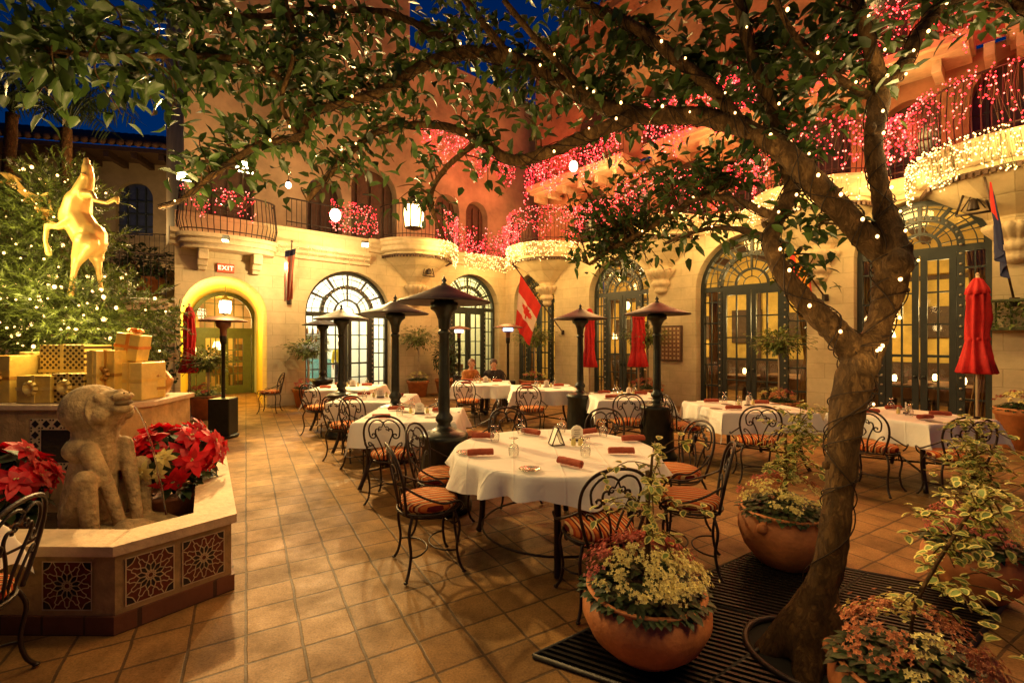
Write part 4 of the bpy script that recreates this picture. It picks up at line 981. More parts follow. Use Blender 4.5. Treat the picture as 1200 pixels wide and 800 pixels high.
def person(label,loc,rz,top_m,leg_m,hair_m,seated=True,lean=.12,hturn=0.0,long=False,htilt=-.25):
    t=thing('person',label,'person',loc,rz)
    zp=.50 if seated else .92; b=MB(); segs=[]
    def cap(a,c,ra,rb,mi): capsule(b,a,c,ra,rb); segs.append((Vector(a),Vector(c),mi))
    L=lambda z,y=0: Vector((0,y,z))
    sh=zp+.46
    cap((0,0,zp+.04),(0,lean*.5,zp+.25),.15,.14,1); cap((-.08,lean*.5,zp+.26),(-.07,lean,sh-.06),.12,.11,1); cap((.08,lean*.5,zp+.26),(.07,lean,sh-.06),.12,.11,1)
    for s in (-1,1):
        cap((s*.13,lean,sh-.03),(s*.18,lean,sh-.05),.075,.065,1)
        if seated:
            cap((s*.185,lean,sh-.05),(s*.25,lean+.12,sh-.30),.055,.045,1); cap((s*.25,lean+.12,sh-.30),(s*.09,lean+.33,.80),.042,.032,1); cap((s*.09,lean+.33,.80),(s*.06,lean+.40,.81),.03,.03,0)
            for f in range(4): cap((s*(.045+.018*f),lean+.40,.812),(s*(.035+.018*f),lean+.47-.01*abs(f-1.5),.80),.011,.009,0)
            cap((s*.04,lean+.38,.81),(s*.015,lean+.43,.82),.012,.010,0)
            cap((s*.09,0,zp),(s*.13,.42,zp-.02),.085,.065,2); cap((s*.13,.42,zp-.02),(s*.13,.40,.10),.06,.042,2); cap((s*.13,.38,.05),(s*.14,.54,.04),.04,.035,3)
        else:
            cap((s*.20,lean,sh-.05),(s*.25,lean-.02,sh-.33),.055,.045,1); cap((s*.25,lean-.02,sh-.33),(s*.22,.14,sh-.50),.042,.032,0)
            for f in range(4): cap((s*.22,.15+.012*f,sh-.51),(s*.21,.16+.012*f,sh-.59),.011,.009,0)
            cap((s*.22,.16,sh-.52),(s*.19,.20,sh-.55),.012,.01,0)
            cap((s*.09,0,zp),(s*.10,.02,.50),.09,.065,2); cap((s*.10,.02,.50),(s*.11,0,.09),.062,.042,2); cap((s*.11,-.02,.045),(s*.12,.14,.04),.04,.035,3)
    hc=Vector((0,lean+.05,sh+.16)); m,h=head(t,None,hc,hturn,hair_m,htilt,long)
    cap((0,lean,sh),(0,lean+.03,sh+.08),.05,.05,0)
    off=len(b.v); b.v+=m.v; b.f+=[tuple(off+i for i in f) for f in m.f]
    def pick(p):
        if (p-hc).length<.14: return 0
        best=(9,0)
        for a,c,mi in segs:
            ab=c-a; tt=max(0,min(1,(p-a).dot(ab)/max(ab.length_squared,1e-9))); d=(p-(a+ab*tt)).length-(.08 if mi in(1,2) else 0)
            if d<best[0]: best=(d,mi)
        return best[1]
    body=fuse(b,'body',[skin_m,top_m,leg_m,darkcl_m],t,.014,2,pick)
    h.build('hair',hair_m,t)
    e=MB(); e.M=m.M.copy()
    for s in (-1,1): e.sphere((s*.03,.078,.02),(.011,.008,.007),8,6)
    e.build('eye',haird_m,t)
    e=MB(); e.M=m.M.copy(); e.box((0,.086,-.05),(.04,.012,.008)); e.build('mouth',fred,t)
    return t
person('woman in a rust jacket with brown hair seated at the far dining table',(-1.06,10.78,0),PI+.75,jacket_m,darkcl_m,hairb_m,True,.14,-.6,True)
person('man in dark clothes looking down, seated at the far dining table',(-.40,10.82,0),PI-.1,darkcl_m,darkcl_m,haird_m,True,.16,.2,False,-.5)
chair(-1.06,10.80,-.64,9.9,'iron chair under the woman in the rust jacket',GR); chair(-.40,10.86,-.64,9.9,'iron chair under the man in dark clothes',GR)
person('person in a yellow shirt and dark trousers standing inside the bright arched window',(-5.22,14.1,.01),TB+PI-.5,ysh_m,jean_m,haird_m,False,.03,.5)
# ------------------------------------------------------------------ fountain with tiles
V=[(-3.9,2.62),(-2.24,2.60),(-1.87,3.07),(-2.90,4.62),(-3.9,5.3),(-5.2,4.8),(-5.4,3.4)]
def inset(poly,d):
    n=len(poly); out=[]
    for i in range(n):
        a=Vector(poly[i-1]);b=Vector(poly[i]);c=Vector(poly[(i+1)%n])
        e1=(b-a).normalized(); e2=(c-b).normalized(); n1=Vector((-e1.y,e1.x)); n2=Vector((-e2.y,e2.x))
        m=(n1+n2).normalized(); out.append(tuple(b+m*(d/max(.3,m.dot(n1)))))
    return out
ft=thing('stone_fountain','low angular stone fountain with patterned tile medallions, in the left foreground','fountain',(0,0,0))
def ring(mb,po,pi,z0,z1):
    n=len(po)
    for i in range(n):
        j=(i+1)%n; a,b=po[i],po[j]; c,d=pi[i],pi[j]
        mb.quad((*a,z0),(*b,z0),(*b,z1),(*a,z1)); mb.quad((*d,z0),(*c,z0),(*c,z1),(*d,z1))
        mb.quad((*a,z1),(*b,z1),(*d,z1),(*c,z1)); mb.quad((*c,z0),(*d,z0),(*b,z0),(*a,z0))
s=MB(); ring(s,V,inset(V,.16),.0,.445); s.build('basin_wall',fount_m,ft)
s=MB(); ring(s,inset(V,-.03),inset(V,.21),.448,.505); s.build('coping',coping_m,ft,bevel=.008)
s=MB(); ring(s,inset(V,-.018),inset(V,.02),.0,.105); s.build('base_course',tilebase_m,ft)
s=MB(); s.add([(x,y,.16) for x,y in inset(V,.15)],[tuple(range(len(V)))]); s.build('basin_floor',M('wet_basin',(.05,.035,.02),.15,0,.4,6,.2),ft)
def medallion(parent,c,ux,half,hz):
    """square tile panel: twelve-petal rosette in cream lines over dark glaze"""
    ux=Vector((*ux,0)).normalized(); n=Vector((ux.y,-ux.x,0)); c=Vector((*c[:2],c[2]))
    d=part_empty('tile_panel',parent)
    def q(a,b,o): return c+ux*(a*half)+Vector((0,0,b*hz))+n*o
    s=MB(); s.add([q(-1,-1,.004),q(1,-1,.004),q(1,1,.004),q(-1,1,.004)],[(0,1,2,3)]); s.build('ground_tile',tilered_m,d)
    s=MB()
    for k in range(12):
        a=2*PI*k/12+PI/12; ca,sa=math.cos(a),math.sin(a)
        p=[(r*ca-w*sa,r*sa+w*ca) for r,w in ((.16,0),(.30,.07),(.44,.085),(.58,0),(.44,-.085),(.30,-.07))]
        s.add([q(x,y,.006) for x,y in p],[tuple(range(6))])
    for sx in (-1,1):
        for sy in (-1,1): s.add([q(sx*.98,sy*.98,.006),q(sx*.98,sy*.62,.006),q(sx*.78,sy*.72,.006),q(sx*.70,sy*.80,.006),q(sx*.62,sy*.98,.006)],[(0,1,2,3,4) if sx*sy<0 else (4,3,2,1,0)])
    s.build('dark_tile',tileblk_m,d)
    l=MB()
    def line(pts,w=.042,o=.009):
        pts=[Vector((a,b,0)) for a,b in pts]
        for a,b in zip(pts,pts[1:]):
            t=(b-a)
            if t.length<1e-5: continue
            t.normalize(); m=Vector((-t.y,t.x,0))*w/2; a2=a-t*w*.3; b2=b+t*w*.3
            l.add([q(*(a2+m).xy,o),q(*(a2-m).xy,o),q(*(b2-m).xy,o),q(*(b2+m).xy,o)],[(0,1,2,3)])
    for k in range(12):
        a=2*PI*k/12+PI/12; ca,sa=math.cos(a),math.sin(a)
        line([(r*ca-w*sa,r*sa+w*ca) for r,w in ((.15,0),(.30,.09),(.44,.105),(.60,0),(.44,-.105),(.30,-.09),(.15,0))])
        b2=a+PI/12; 
        line([(.60*ca,.60*sa)]+[(.74*math.cos(b2)+.13*math.cos(b2+PI+.9-(1.8)*j/5-0),.74*math.sin(b2)+.13*math.sin(b2+PI+.9-1.8*j/5)) for j in range(0)]+[(.68*math.cos(a+.12),.68*math.sin(a+.12)),(.86*math.cos(b2-.10),.86*math.sin(b2-.10)),(.90*math.cos(b2),.90*math.sin(b2)),(.86*math.cos(b2+.10),.86*math.sin(b2+.10)),(.68*math.cos(a+PI/6-.12),.68*math.sin(a+PI/6-.12)),(.60*math.cos(a+PI/6),.60*math.sin(a+PI/6))])
        line([(.90*math.cos(b2),.90*math.sin(b2)),(1.0*math.cos(b2)/max(abs(math.cos(b2)),abs(math.sin(b2)),.9),1.0*math.sin(b2)/max(abs(math.cos(b2)),abs(math.sin(b2)),.9))])
    line([(.12*math.cos(2*PI*k/12),.12*math.sin(2*PI*k/12)) for k in range(13)])
    line([(-1,-1),(1,-1),(1,1),(-1,1),(-1,-1)],.05)
    for sx in (-1,1):
        for sy in (-1,1): line([(sx,sy*.60),(sx*.76,sy*.72),(sx*.70,sy*.80),(sx*.60,sy)])
    l.build('cream_line',tilewht_m,d)
for a,b,ts in [(V[1],V[2],(.27,.73)),(V[0],V[1],(.84,.52))]:
    a=Vector(a);b=Vector(b); u=(b-a)
    for tt in ts: c=a+u*tt; medallion(ft,(c.x,c.y,.275),u,.115 if a.x>-3 else .14,.135)
# pedestal in the fountain
pd=thing('gift_pedestal','stone block behind the monkey statue with a tile border, carrying the wrapped gifts','pedestal',(0,0,0))
pp=[(-5.3,4.02),(-3.47,4.02),(-3.34,4.27),(-3.46,4.95),(-5.3,4.95)]
s=MB(); s.prism(pp,.161,1.05,True); s.build('block',fount_m,pd)
s=MB(); s.prism(inset(pp,-.035),1.052,1.10,True,True); s.build('coping',coping_m,pd,bevel=.008)
s=MB(); x0,x1,z0,z1=-4.20,-3.72,.50,.98
s.quad((x0,4.016,z0),(x1,4.016,z0),(x1,4.016,z1),(x0,4.016,z1)); s.build('border_tile',tilewht_m,pd)
s=MB()
def dia(cx,cz,r): s.add([(cx-r,4.012,cz),(cx,4.012,cz-r),(cx+r,4.012,cz),(cx,4.012,cz+r)],[(0,1,2,3)])
for k in range(5):
    for j in range(5):
        if j in(0,) or k in(0,) or j==4 or k==4:
            cx=x0+.048+k*.096; cz=z0+.048+j*.096; dia(cx,cz,.034)
            for a in (-.048,.048): 
                for b in (-.048,.048): dia(cx+a*.72,cz+b*.72,.010)
s.quad((x0+.10,4.0125,z0+.10),(x1-.10,4.0125,z0+.10),(x1-.10,4.0125,z1-.10),(x0+.10,4.0125,z1-.10)); s.build('border_motif',tileblk_m,pd)
# monkey statue, spouting water
mk=thing('monkey_statue','carved stone monkey sitting upright with raised muzzle in the fountain','statue',(-3.0,3.33,.27),-1.68); mk.scale=(1.02,1.06,1.03)
b=MB()
b.sphere((0,-.03,.16),(.19,.17,.16),16,10); capsule(b,(0,-.05,.2),(0,-.01,.58),.165,.125); capsule(b,(-.10,-.01,.60),(.10,-.01,.60),.085,.085)
for s_ in (-1,1):
    capsule(b,(s_*.125,.075,.60),(s_*.090,.175,.36),.058,.045); capsule(b,(s_*.090,.175,.36),(s_*.062,.245,.09),.043,.036)
    for f in range(4): capsule(b,(s_*(.035+.022*f),.265,.075),(s_*(.035+.022*f),.315,.035),.014,.011,6,3)
    capsule(b,(s_*.12,-.02,.13),(s_*.205,.13,.43),.095,.064); capsule(b,(s_*.205,.14,.43),(s_*.195,.17,.07),.060,.046); capsule(b,(s_*.20,.19,.045),(s_*.185,.33,.035),.045,.035)
    for f in range(3): capsule(b,(s_*(.16+.025*f),.32,.04),(s_*(.16+.025*f),.37,.025),.014,.010,6,3)
capsule(b,(0,-.02,.62),(0,.0,.76),.125,.135); b.sphere((0,-.03,.60),(.19,.12,.11),14,9)
b.sphere((0,-.03,.86),(.178,.185,.178),20,14); b.tube([(.150*math.cos(k*2*PI/26),.085-.02*math.sin(k*2*PI/26),.855+.150*math.sin(k*2*PI/26)) for k in range(26)],.009,6,closed=True)
capsule(b,(0,.06,.84),(0,.120,.905),.120,.102)
capsule(b,(-.085,.105,.955),(.085,.105,.955),.034,.034); capsule(b,(0,.13,.965),(0,.175,.975),.028,.036)
b.sphere((0,.198,.958),(.080,.040,.034),12,8); b.sphere((0,.195,.872),(.076,.046,.034),12,8)
for s_ in (-1,1): b.sphere((s_*.095,.125,.835),(.05,.05,.055),10,7); b.sphere((s_*.060,.135,.918),(.026,.018,.020),8,6)
fuse(b,'body',mstone_m,mk,.0095,1)
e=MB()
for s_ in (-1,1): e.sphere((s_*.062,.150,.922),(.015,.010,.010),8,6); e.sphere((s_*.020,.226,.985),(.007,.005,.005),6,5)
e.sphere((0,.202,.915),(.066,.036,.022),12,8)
e.build('face_hollow_shade',M('hollow_shade_tone',(.12,.075,.032),.9),mk)  # eyes, nostrils and mouth in a darker tone, standing for shade in the hollows
b=MB(); b.sphere((0,.12,.0),(.36,.42,.10),16,8,lambda v:1+.22*noise.noise(v*2.2)); b.sphere((.17,.44,.05),(.17,.15,.13),12,8,lambda v:1+.3*noise.noise(v*2+Vector((3,0,0)))); fuse(b,'rock_base',mstone_m,mk,.02,1)
s=MB(); mz=Vector((0,.232,.915)); pts=[]
for k in range(16): tt=k/15; pts.append(mz+Vector((-.03*tt,.26*tt,.02*tt-.80*tt*tt)))
s.tube(pts,[.004+.003*k/15+.0012*math.sin(k*2.1) for k in range(16)],6); o=s.build('water_jet',water_m,None,(-3.0,3.33,.27),-1.68); o.scale=(1.02,1.06,1.03); tag(o,'thin jet of water spouting from the muzzle of the stone monkey','water jet')
# ------------------------------------------------------------------ flowers and pots
def rot_leafs(mb,p,n,L,W,el,phase=0,bend=.3,fold=.1,jit=.3):
    for k in range(n):
        a=phase+2*PI*k/n+RND.uniform(-jit,jit)*.5; e=el+RND.uniform(-jit,jit)
        d=Vector((math.cos(a)*math.cos(e),math.sin(a)*math.cos(e),math.sin(e)))
        mb.leaf(p,d,Vector((0,0,1)),L*RND.uniform(.8,1.15),W*RND.uniform(.85,1.1),bend,fold)
def poinsettia(label,loc,rx,rz_,hz,n,pot_r,pot_h,group='poinsettia plants in the fountain',cream=0):
    t=thing('poinsettia',label,'plant',loc,0,group)
    s=MB(); s.lathe([(0,0),(pot_r*.8,0),(pot_r,pot_h*.9),(pot_r*1.06,pot_h*.9),(pot_r*1.06,pot_h),(pot_r*.92,pot_h),(pot_r*.9,pot_h-.03),(0,pot_h-.03)],32); s.build('pot',terrap_m,t)
    s=MB()
    for k in range(26):
        a=RND.uniform(0,2*PI); q=RND.uniform(.2,.85); s.tube([(0,0,pot_h-.03),(rx*q*math.cos(a)*.6,rx*q*math.sin(a)*.6,pot_h+hz*.4),(rx*q*math.cos(a),rx*q*math.sin(a),pot_h+hz*.8)],.006,4)
    s.build('stem',leafd_m,t)
    red=MB(); gr=MB(); ye=MB(); cr=MB()
    for k in range(n):
        v=Vector((RND.gauss(0,1),RND.gauss(0,1),RND.gauss(.35,.8))).normalized()
        if v.z<-.35: v.z=-v.z
        jj=RND.uniform(.68,1.1); p=Vector((v.x*rx*.85*jj,v.y*rx*.85*jj,pot_h+hz*.45+v.z*hz*.55*jj))
        q=v.to_track_quat('Z','Y').to_matrix().to_4x4(); is_c=cream and k<cream
        if is_c: 
            v=Vector((.25+RND.uniform(-.3,.3),-.9,.15+RND.uniform(-.3,.3))).normalized(); p=Vector((v.x*rx*.95,v.y*rx*.95,pot_h+hz*.42+v.z*hz*.5)); q=v.to_track_quat('Z','Y').to_matrix().to_4x4()
        tgt=cr if is_c else red
        v=(v+Vector((RND.gauss(0,.3),RND.gauss(0,.3),RND.gauss(.1,.3)))).normalized(); q=v.to_track_quat('Z','Y').to_matrix().to_4x4()
        tgt.M=Matrix.Translation(p)@q; L=RND.uniform(.10,.15)*(.75 if is_c else 1)
        rot_leafs(tgt,Vector((0,0,.01)),7,L,L*.55,.15,RND.uniform(0,6),.35,.08,.25); rot_leafs(tgt,Vector((0,0,.02)),5,L*.62,L*.36,.55,RND.uniform(0,6),.3,.08,.25)
        ye.M=tgt.M
        for j in range(5): ye.sphere((RND.uniform(-.012,.012),RND.uniform(-.012,.012),.03),.006,5,4)
        gr.M=tgt.M; rot_leafs(gr,Vector((0,0,-.05)),4,L*1.1,L*.6,-.1,RND.uniform(0,6),.35,.08,.3)
    for k in range(90):
        a=RND.uniform(0,2*PI); p=Vector((rx*.75*math.cos(a)*RND.uniform(.4,1),rx*.75*math.sin(a)*RND.uniform(.4,1),pot_h+RND.uniform(0,.4)*hz)); gr.M=Matrix()
        gr.leaf(p,Vector((math.cos(a),math.sin(a),RND.uniform(-.5,.2))),Vector((0,0,1)),RND.uniform(.09,.14),.07)
    red.build('red_bract',poin_m,t); gr.build('leaf',leafd_m,t); ye.build('flower_centre',cream_m,t)
    if cream: cr.build('cream_bract',poiny_m,t)
    return t
poinsettia('big red poinsettia with one cream bloom, right of the monkey statue',(-2.80,3.82,.162),.37,0,.58,58,.24,.26,cream=3)
poinsettia('red poinsettia at the left edge behind the near iron chair',(-3.62,3.25,.162),.30,0,.50,40,.22,.24)
def floret(mb,p,n,r):
    n=n.normalized(); a=n.orthogonal().normalized(); b=n.cross(a); ph=RND.uniform(0,6); vs=[p-n*r*.3]
    for k in range(8):
        an=ph+PI*k/4; q=r*(1 if k%2==0 else .5); vs.append(p+a*q*math.cos(an)+b*q*math.sin(an)+n*(r*.1))
    mb.add(vs,[(0,1+k,1+(k+1)%8) for k in range(8)],False)
def vleaf(o,i,p,d,up,L,W):
    d=d.normalized(); sd=d.cross(up); sd=sd.normalized() if sd.length>1e-3 else d.orthogonal().normalized(); n=sd.cross(d)
    sh=[(0,0),(.25,.40),(.55,.48),(.85,.28),(1,0),(.85,-.28),(.55,-.48),(.25,-.40)]
    ou=[p+d*(L*a)+sd*(W*b)+n*(.12*W*abs(b)*2-.15*L*a*a) for a,b in sh]
    inn=[p+d*(L*(.12+.74*a))+sd*(W*.62*b)+n*(.12*W*abs(b)*1.3-.15*L*a*a) for a,b in sh]
    o.mi=0; o.add(ou+inn,[(k,(k+1)%8,8+(k+1)%8,8+k) for k in range(8)],False); o.mi=1; o.add(inn,[tuple(range(8))],False)
def flowering_pot(label,loc,rb,hgt,top,colors,shrub='variegated',nf=420,name='potted_shrub',bowl=True,group='terracotta pots with flowers and a shrub',fr=.0125,seed=0,lean=(0,0),rug=False,leafS=.055,nl=330,spread=.26,pmat=None):
    t=thing(name,label,'potted plant',loc,RND.uniform(0,6)*0,group)
    pm=pmat or terra_m
    if bowl:
        prof=[(0,0),(rb*.52,0),(rb*.60,.02),(rb*.86,hgt*.30),(rb*.99,hgt*.58),(rb*.99,hgt*.72),(rb*.93,hgt*.86),(rb*.86,hgt*.90),(rb*.90,hgt*.95),(rb*.93,hgt),(rb*.86,hgt*1.01),(rb*.80,hgt*.95),(0,hgt*.93)]; ri=rb*.82
    else:
        prof=[(0,0),(rb*.74,0),(rb*.92,hgt*.82),(rb*1.0,hgt*.83),(rb*1.0,hgt),(rb*.88,hgt),(rb*.86,hgt*.92),(0,hgt*.92)]; ri=rb*.86
    s=MB(); s.lathe(prof,56,fn=lambda a,z:1+.006*math.sin(a*3+z*9)); s.build('pot',pm,t)
    s=MB(); s.lathe([(0,hgt*.975),(ri*.99,hgt*.965),(ri*.99,hgt*.93)],40); s.build('soil',soil_m,t)
    if bowl and rug:
        for k in range(4):
            s=MB(); a=.6+PI*k/2; s.lathe([(0,.03),(.03,.025),(.036,0),(.03,-.025),(0,-.03)],12,c=(rb*1.0*math.cos(a),rb*1.0*math.sin(a),hgt*.80))
            s.build('boss',pm,t)
    lv=MB()
    for k in range(620):
        a=RND.uniform(0,2*PI); q=math.sqrt(RND.random())*ri*1.12; p=Vector((q*math.cos(a),q*math.sin(a),hgt*.95+.13*(1-(q/ri/1.15)**2)*RND.uniform(.1,1)))
        lv.leaf(p,Vector((math.cos(a)*(.3+q/ri),math.sin(a)*(.3+q/ri),RND.uniform(-.35,.4))),Vector((0,0,1)),RND.uniform(.035,.065),.04,.3,.1)
    lv.build('leaf',leafd_m,t)
    fm=[MB() for _ in colors]
    ncl=int(nf*2.3)//16
    for c in range(ncl):
        a=RND.uniform(0,2*PI); q=math.sqrt(RND.random())*ri*1.12; ctr=Vector((q*math.cos(a),q*math.sin(a),hgt+.055+.19*(1-(q/ri/1.18)**2)))
        sec=int(((a+1.3+.5*math.sin(seed+a*2))%(2*PI))/(2*PI)*len(colors))%len(colors)
        up=Vector((math.cos(a)*q/ri*.7,math.sin(a)*q/ri*.7,.7)).normalized()
        for j in range(16):
            o=Vector((RND.gauss(0,1),RND.gauss(0,1),RND.gauss(0,.6)))*.020; floret(fm[sec],ctr+o+up*.012,(up+o*14),fr*RND.uniform(.8,1.2))
    for mbx,mt,nm in zip(fm,colors,['petal']*9): 
        if mbx.v: mbx.build(nm,mt,t)
    if shrub=='variegated':
        s=MB(); tp=Vector((lean[0],lean[1],top)); z0=hgt*.92
        s.tube(catmull([(0,0,z0),(.01,.0,z0+(top-z0)*.4),tp*.9+Vector((0,0,.04))],5),.007,6); (s.tube([(.025,.02,z0),(.02,.02,z0+(top-z0)*.8)],.013,6) if abs(lean[0])<.2 else None)
        o=MB(); i=o
        for k in range(nl//11):
            f=RND.uniform(.34,1.0)
            base=Vector((lean[0]*f,lean[1]*f,z0+(top-z0)*f*.95)); a=RND.uniform(0,2*PI); L=spread*RND.uniform(.4,1.1)*(.6+.6*math.sin(PI*min(1,f*.9)))
            en=base+Vector((math.cos(a)*L,math.sin(a)*L,RND.uniform(-.08,.12))); md=base.lerp(en,.5)+Vector((0,0,.05)); tw=catmull([base,md,en],4); s.tube(tw,.0028,4)
            for j in range(11):
                p=tw[min(len(tw)-1,1+int(j*len(tw)/11))]+Vector((RND.gauss(0,1),RND.gauss(0,1),RND.gauss(0,1)))*.012; aa=RND.uniform(0,2*PI)
                vleaf(o,i,p,Vector((math.cos(aa),math.sin(aa),RND.uniform(-.6,.5))),Vector((RND.uniform(-.4,.4),RND.uniform(-.4,.4),1)),leafS*RND.uniform(.7,1.2),leafS*.72)
        s.build('stem',bark_m,t); o.build('foliage',[var_out,var_in],t)
    elif shrub=='standard':
        s=MB(); z0=hgt*.9; tr=.22*spread/.26; s.tube([(0,0,z0),(.015,0,z0+(top-z0)*.5),(0,0,top)],.014,6); s.tube([(.03,.02,z0),(.03,.02,top-.05)],.012,6); lf=MB()
        for k in range(nl*3):
            v=Vector((RND.gauss(0,1),RND.gauss(0,1),RND.gauss(0,.62)))*tr*.55; v.z*=.8; p=Vector((0,0,top))+v
            lf.leaf(p,v+Vector((0,0,-.03)),Vector((0,0,1)),RND.uniform(.06,.11),.045)
            if k%9==0: s.tube([(0,0,top-.04),p*.5+Vector((0,0,top-.04))*.5,p],.004,4)
        s.build('trunk',pole_m,t); lf.build('crown',leafl_m,t)
    return t
GP='big terracotta bowls by the tree'
flowering_pot('big round terracotta bowl with pink and cream blossoms and a yellow-green shrub, in front centre',(.71,2.46,.012),.335,.335,1.10,[cream_m,cream_m,pink_m,pink_m,pink_m,cream_m],nf=840,group=GP,lean=(.05,.02),nl=210,spread=.25,seed=1)
flowering_pot('terracotta bowl with a tall yellow-green shrub, left of and behind the tree trunk',(2.02,3.42,.012),.315,.40,1.10,[cream_m,orange_m,pink_m,cream_m],nf=520,group=GP,rug=True,lean=(.12,0),nl=420,spread=.24,seed=2)
flowering_pot('terracotta bowl with yellow-green shrub right of the tree, at the grate\'s far corner',(2.98,2.98,.012),.26,.34,1.13,[cream_m,pink_m],nf=420,group=GP,lean=(.03,0),nl=480,spread=.22,seed=3,leafS=.05)
flowering_pot('terracotta bowl with orange blossoms and a leaning yellow-green shrub, cut off at the bottom edge',(1.62,1.86,.012),.29,.31,1.02,[orange_m,cream_m,cream_m,orange_m,cream_m],nf=430,group=GP,rug=True,lean=(.32,.05),nl=330,spread=.24,seed=4,leafS=.047)
GS='potted standards along the walls'
def near_wall_B(px,y): p=WB(uB(px),y,.006); return (p.x,p.y,.006)
def near_wall_R(px,y): p=WR(uR(px),y,.006); return (p.x,p.y,.006)
flowering_pot('terracotta pot with a round green standard, left of the bright arched window',near_wall_B(353,-.5),.36,.46,1.45,[cream_m,pink_m],'standard',160,group=GS,bowl=False,fr=.02,nl=260,spread=.42)
flowering_pot('terracotta pot with a round standard, right of the bright arched window',near_wall_B(480,-.5),.33,.48,1.75,[cream_m],'standard',130,group=GS,bowl=False,fr=.02,nl=260,spread=.5)
flowering_pot('long low planter with cream blossoms and a staked standard, below the flag',near_wall_R(640,-.55),.50,.42,1.80,[cream_m,cream_m,pink_m],'standard',260,group=GS,bowl=False,fr=.022,nl=360,spread=.55)
flowering_pot('terracotta planter with orange blossoms and a staked standard, right of the umbrellas',near_wall_R(772,-.6),.42,.46,1.80,[orange_m,pink_m,orange_m],'standard',260,group=GS,bowl=False,fr=.02,nl=300,spread=.5)
flowering_pot('wide terracotta planter with mixed blossoms and a standard, at the wide glass doors',near_wall_R(930,-.9),.36,.46,1.65,[pink_m,cream_m,orange_m],'standard',260,group=GS,bowl=False,fr=.017,nl=300,spread=.42)
flowering_pot('tall terracotta pot of pink flowers at the right picture edge',near_wall_R(1196,-.36),.30,.62,.9,[pink_m,cream_m],'none',240,group=GS,bowl=False,fr=.017)
flowering_pot('terracotta pot of flowers and leafy shrub beside the yellow entrance',(-6.55,9.9,.006),.34,.5,1.25,[cream_m,pink_m],'standard',160,group=GS,bowl=False,fr=.02,nl=320,spread=.42)
def bush(label,loc,rx,rz_,zc,n,mat,pot=None,L=.11,name='shrub',trunk=True):
    t=thing(name,label,'shrub',loc); zb=0
    if pot:
        s=MB(); s.lathe([(0,0),(pot*.75,0),(pot,.42),(pot*1.06,.42),(pot*1.06,.5),(pot*.9,.5),(pot*.88,.45),(0,.45)],28); s.build('pot',terra_m,t); zb=.45
    s=MB()
    for k in range(9):
        a=RND.uniform(0,6.3); s.tube(catmull([(0,0,zb),(rx*.3*math.cos(a),rx*.3*math.sin(a),zc*.8),(rx*.7*math.cos(a),rx*.7*math.sin(a),zc+RND.uniform(-.3,.6)*rz_)],4),.012,4)
    s.build('stem',bark_m,t); lf=MB()
    for k in range(n):
        v=Vector((RND.gauss(0,1),RND.gauss(0,1),RND.gauss(0,1))); v=v.normalized()*(RND.random()**.4); q=1+.45*noise.noise(v*2.2+Vector((loc[0],0,0)))
        p=Vector((v.x*rx*q,v.y*rx*q,zc+v.z*rz_*q)); lf.leaf(p,v+Vector((RND.gauss(0,.4),RND.gauss(0,.4),-.2)),Vector((0,0,1)),L*RND.uniform(.7,1.2),L*.5)
    lf.build('foliage',mat,t); return t
p=near_wall_B(508,-.75); bush('tall dark leafy shrub in a pot between the two arched windows of the back wing',p,.42,.62,1.25,900,leafd_m,.34)
p=WB(uB(178),.6,2.6); bush('leafy potted shrub on the terrace behind the railing',tuple(p),.55,.45,.75,600,leafd_m,.26)
p=WB(uB(148),1.6,2.6); bush('dark shrub on the terrace further left behind the railing',tuple(p),.6,.6,.9,600,leafd_m,.26)
p=WR(uR(1180)-.05,-.16,1.75); t=thing('wall_planter','green wooden wall planter overflowing with leaves at the right edge','planter',tuple(p),TR)
s=MB(); s.box((.1,0,.10),(.75,.26,.05)); s.box((.1,.0,.55),(.75,.2,.04)); 
for k in range(5): s.box((-.24+k*.17,.06,.33),(.03,.03,.42))
s.build('frame',green_m,t,bevel=.006)
s=MB()
for k in range(320): s.leaf(Vector((RND.uniform(-.25,.45),RND.uniform(-.14,.05),RND.uniform(.12,.55))),Vector((RND.gauss(0,1),-1,RND.gauss(0,.8))),Vector((0,0,1)),RND.uniform(.04,.08),.035)
s.build('foliage',leafl_m,t)
# climbing vine on the terrace wall
t=thing('climbing_vine','bare climbing vine with small leaves on the wall left of the red umbrella','vine',tuple(WB(uB(180),0,0)),TB)
s=MB(); lf=MB()
for k in range(9):
    pts=[Vector((RND.uniform(-.1,.1),-.03,0.02))]; x=pts[0].x
    for j in range(9): x+=RND.uniform(-.14,.15); pts.append(Vector((x,-.03-.02*RND.random(),.1+j*.29+RND.uniform(-.05,.05))))
    tw=catmull(pts,4); s.tube(tw,.010,4)
    for q in tw[10:]:
        for _ in range(3):
            if RND.random()<.75: lf.leaf(q+Vector((RND.gauss(0,.07),-.01,RND.gauss(0,.05))),Vector((RND.gauss(0,1),-.4,RND.gauss(-.3,.6))),Vector((0,-1,0)),RND.uniform(.05,.10),.05)
s.build('stem',bark_m,t); lf.build('foliage',leafd_m,t)
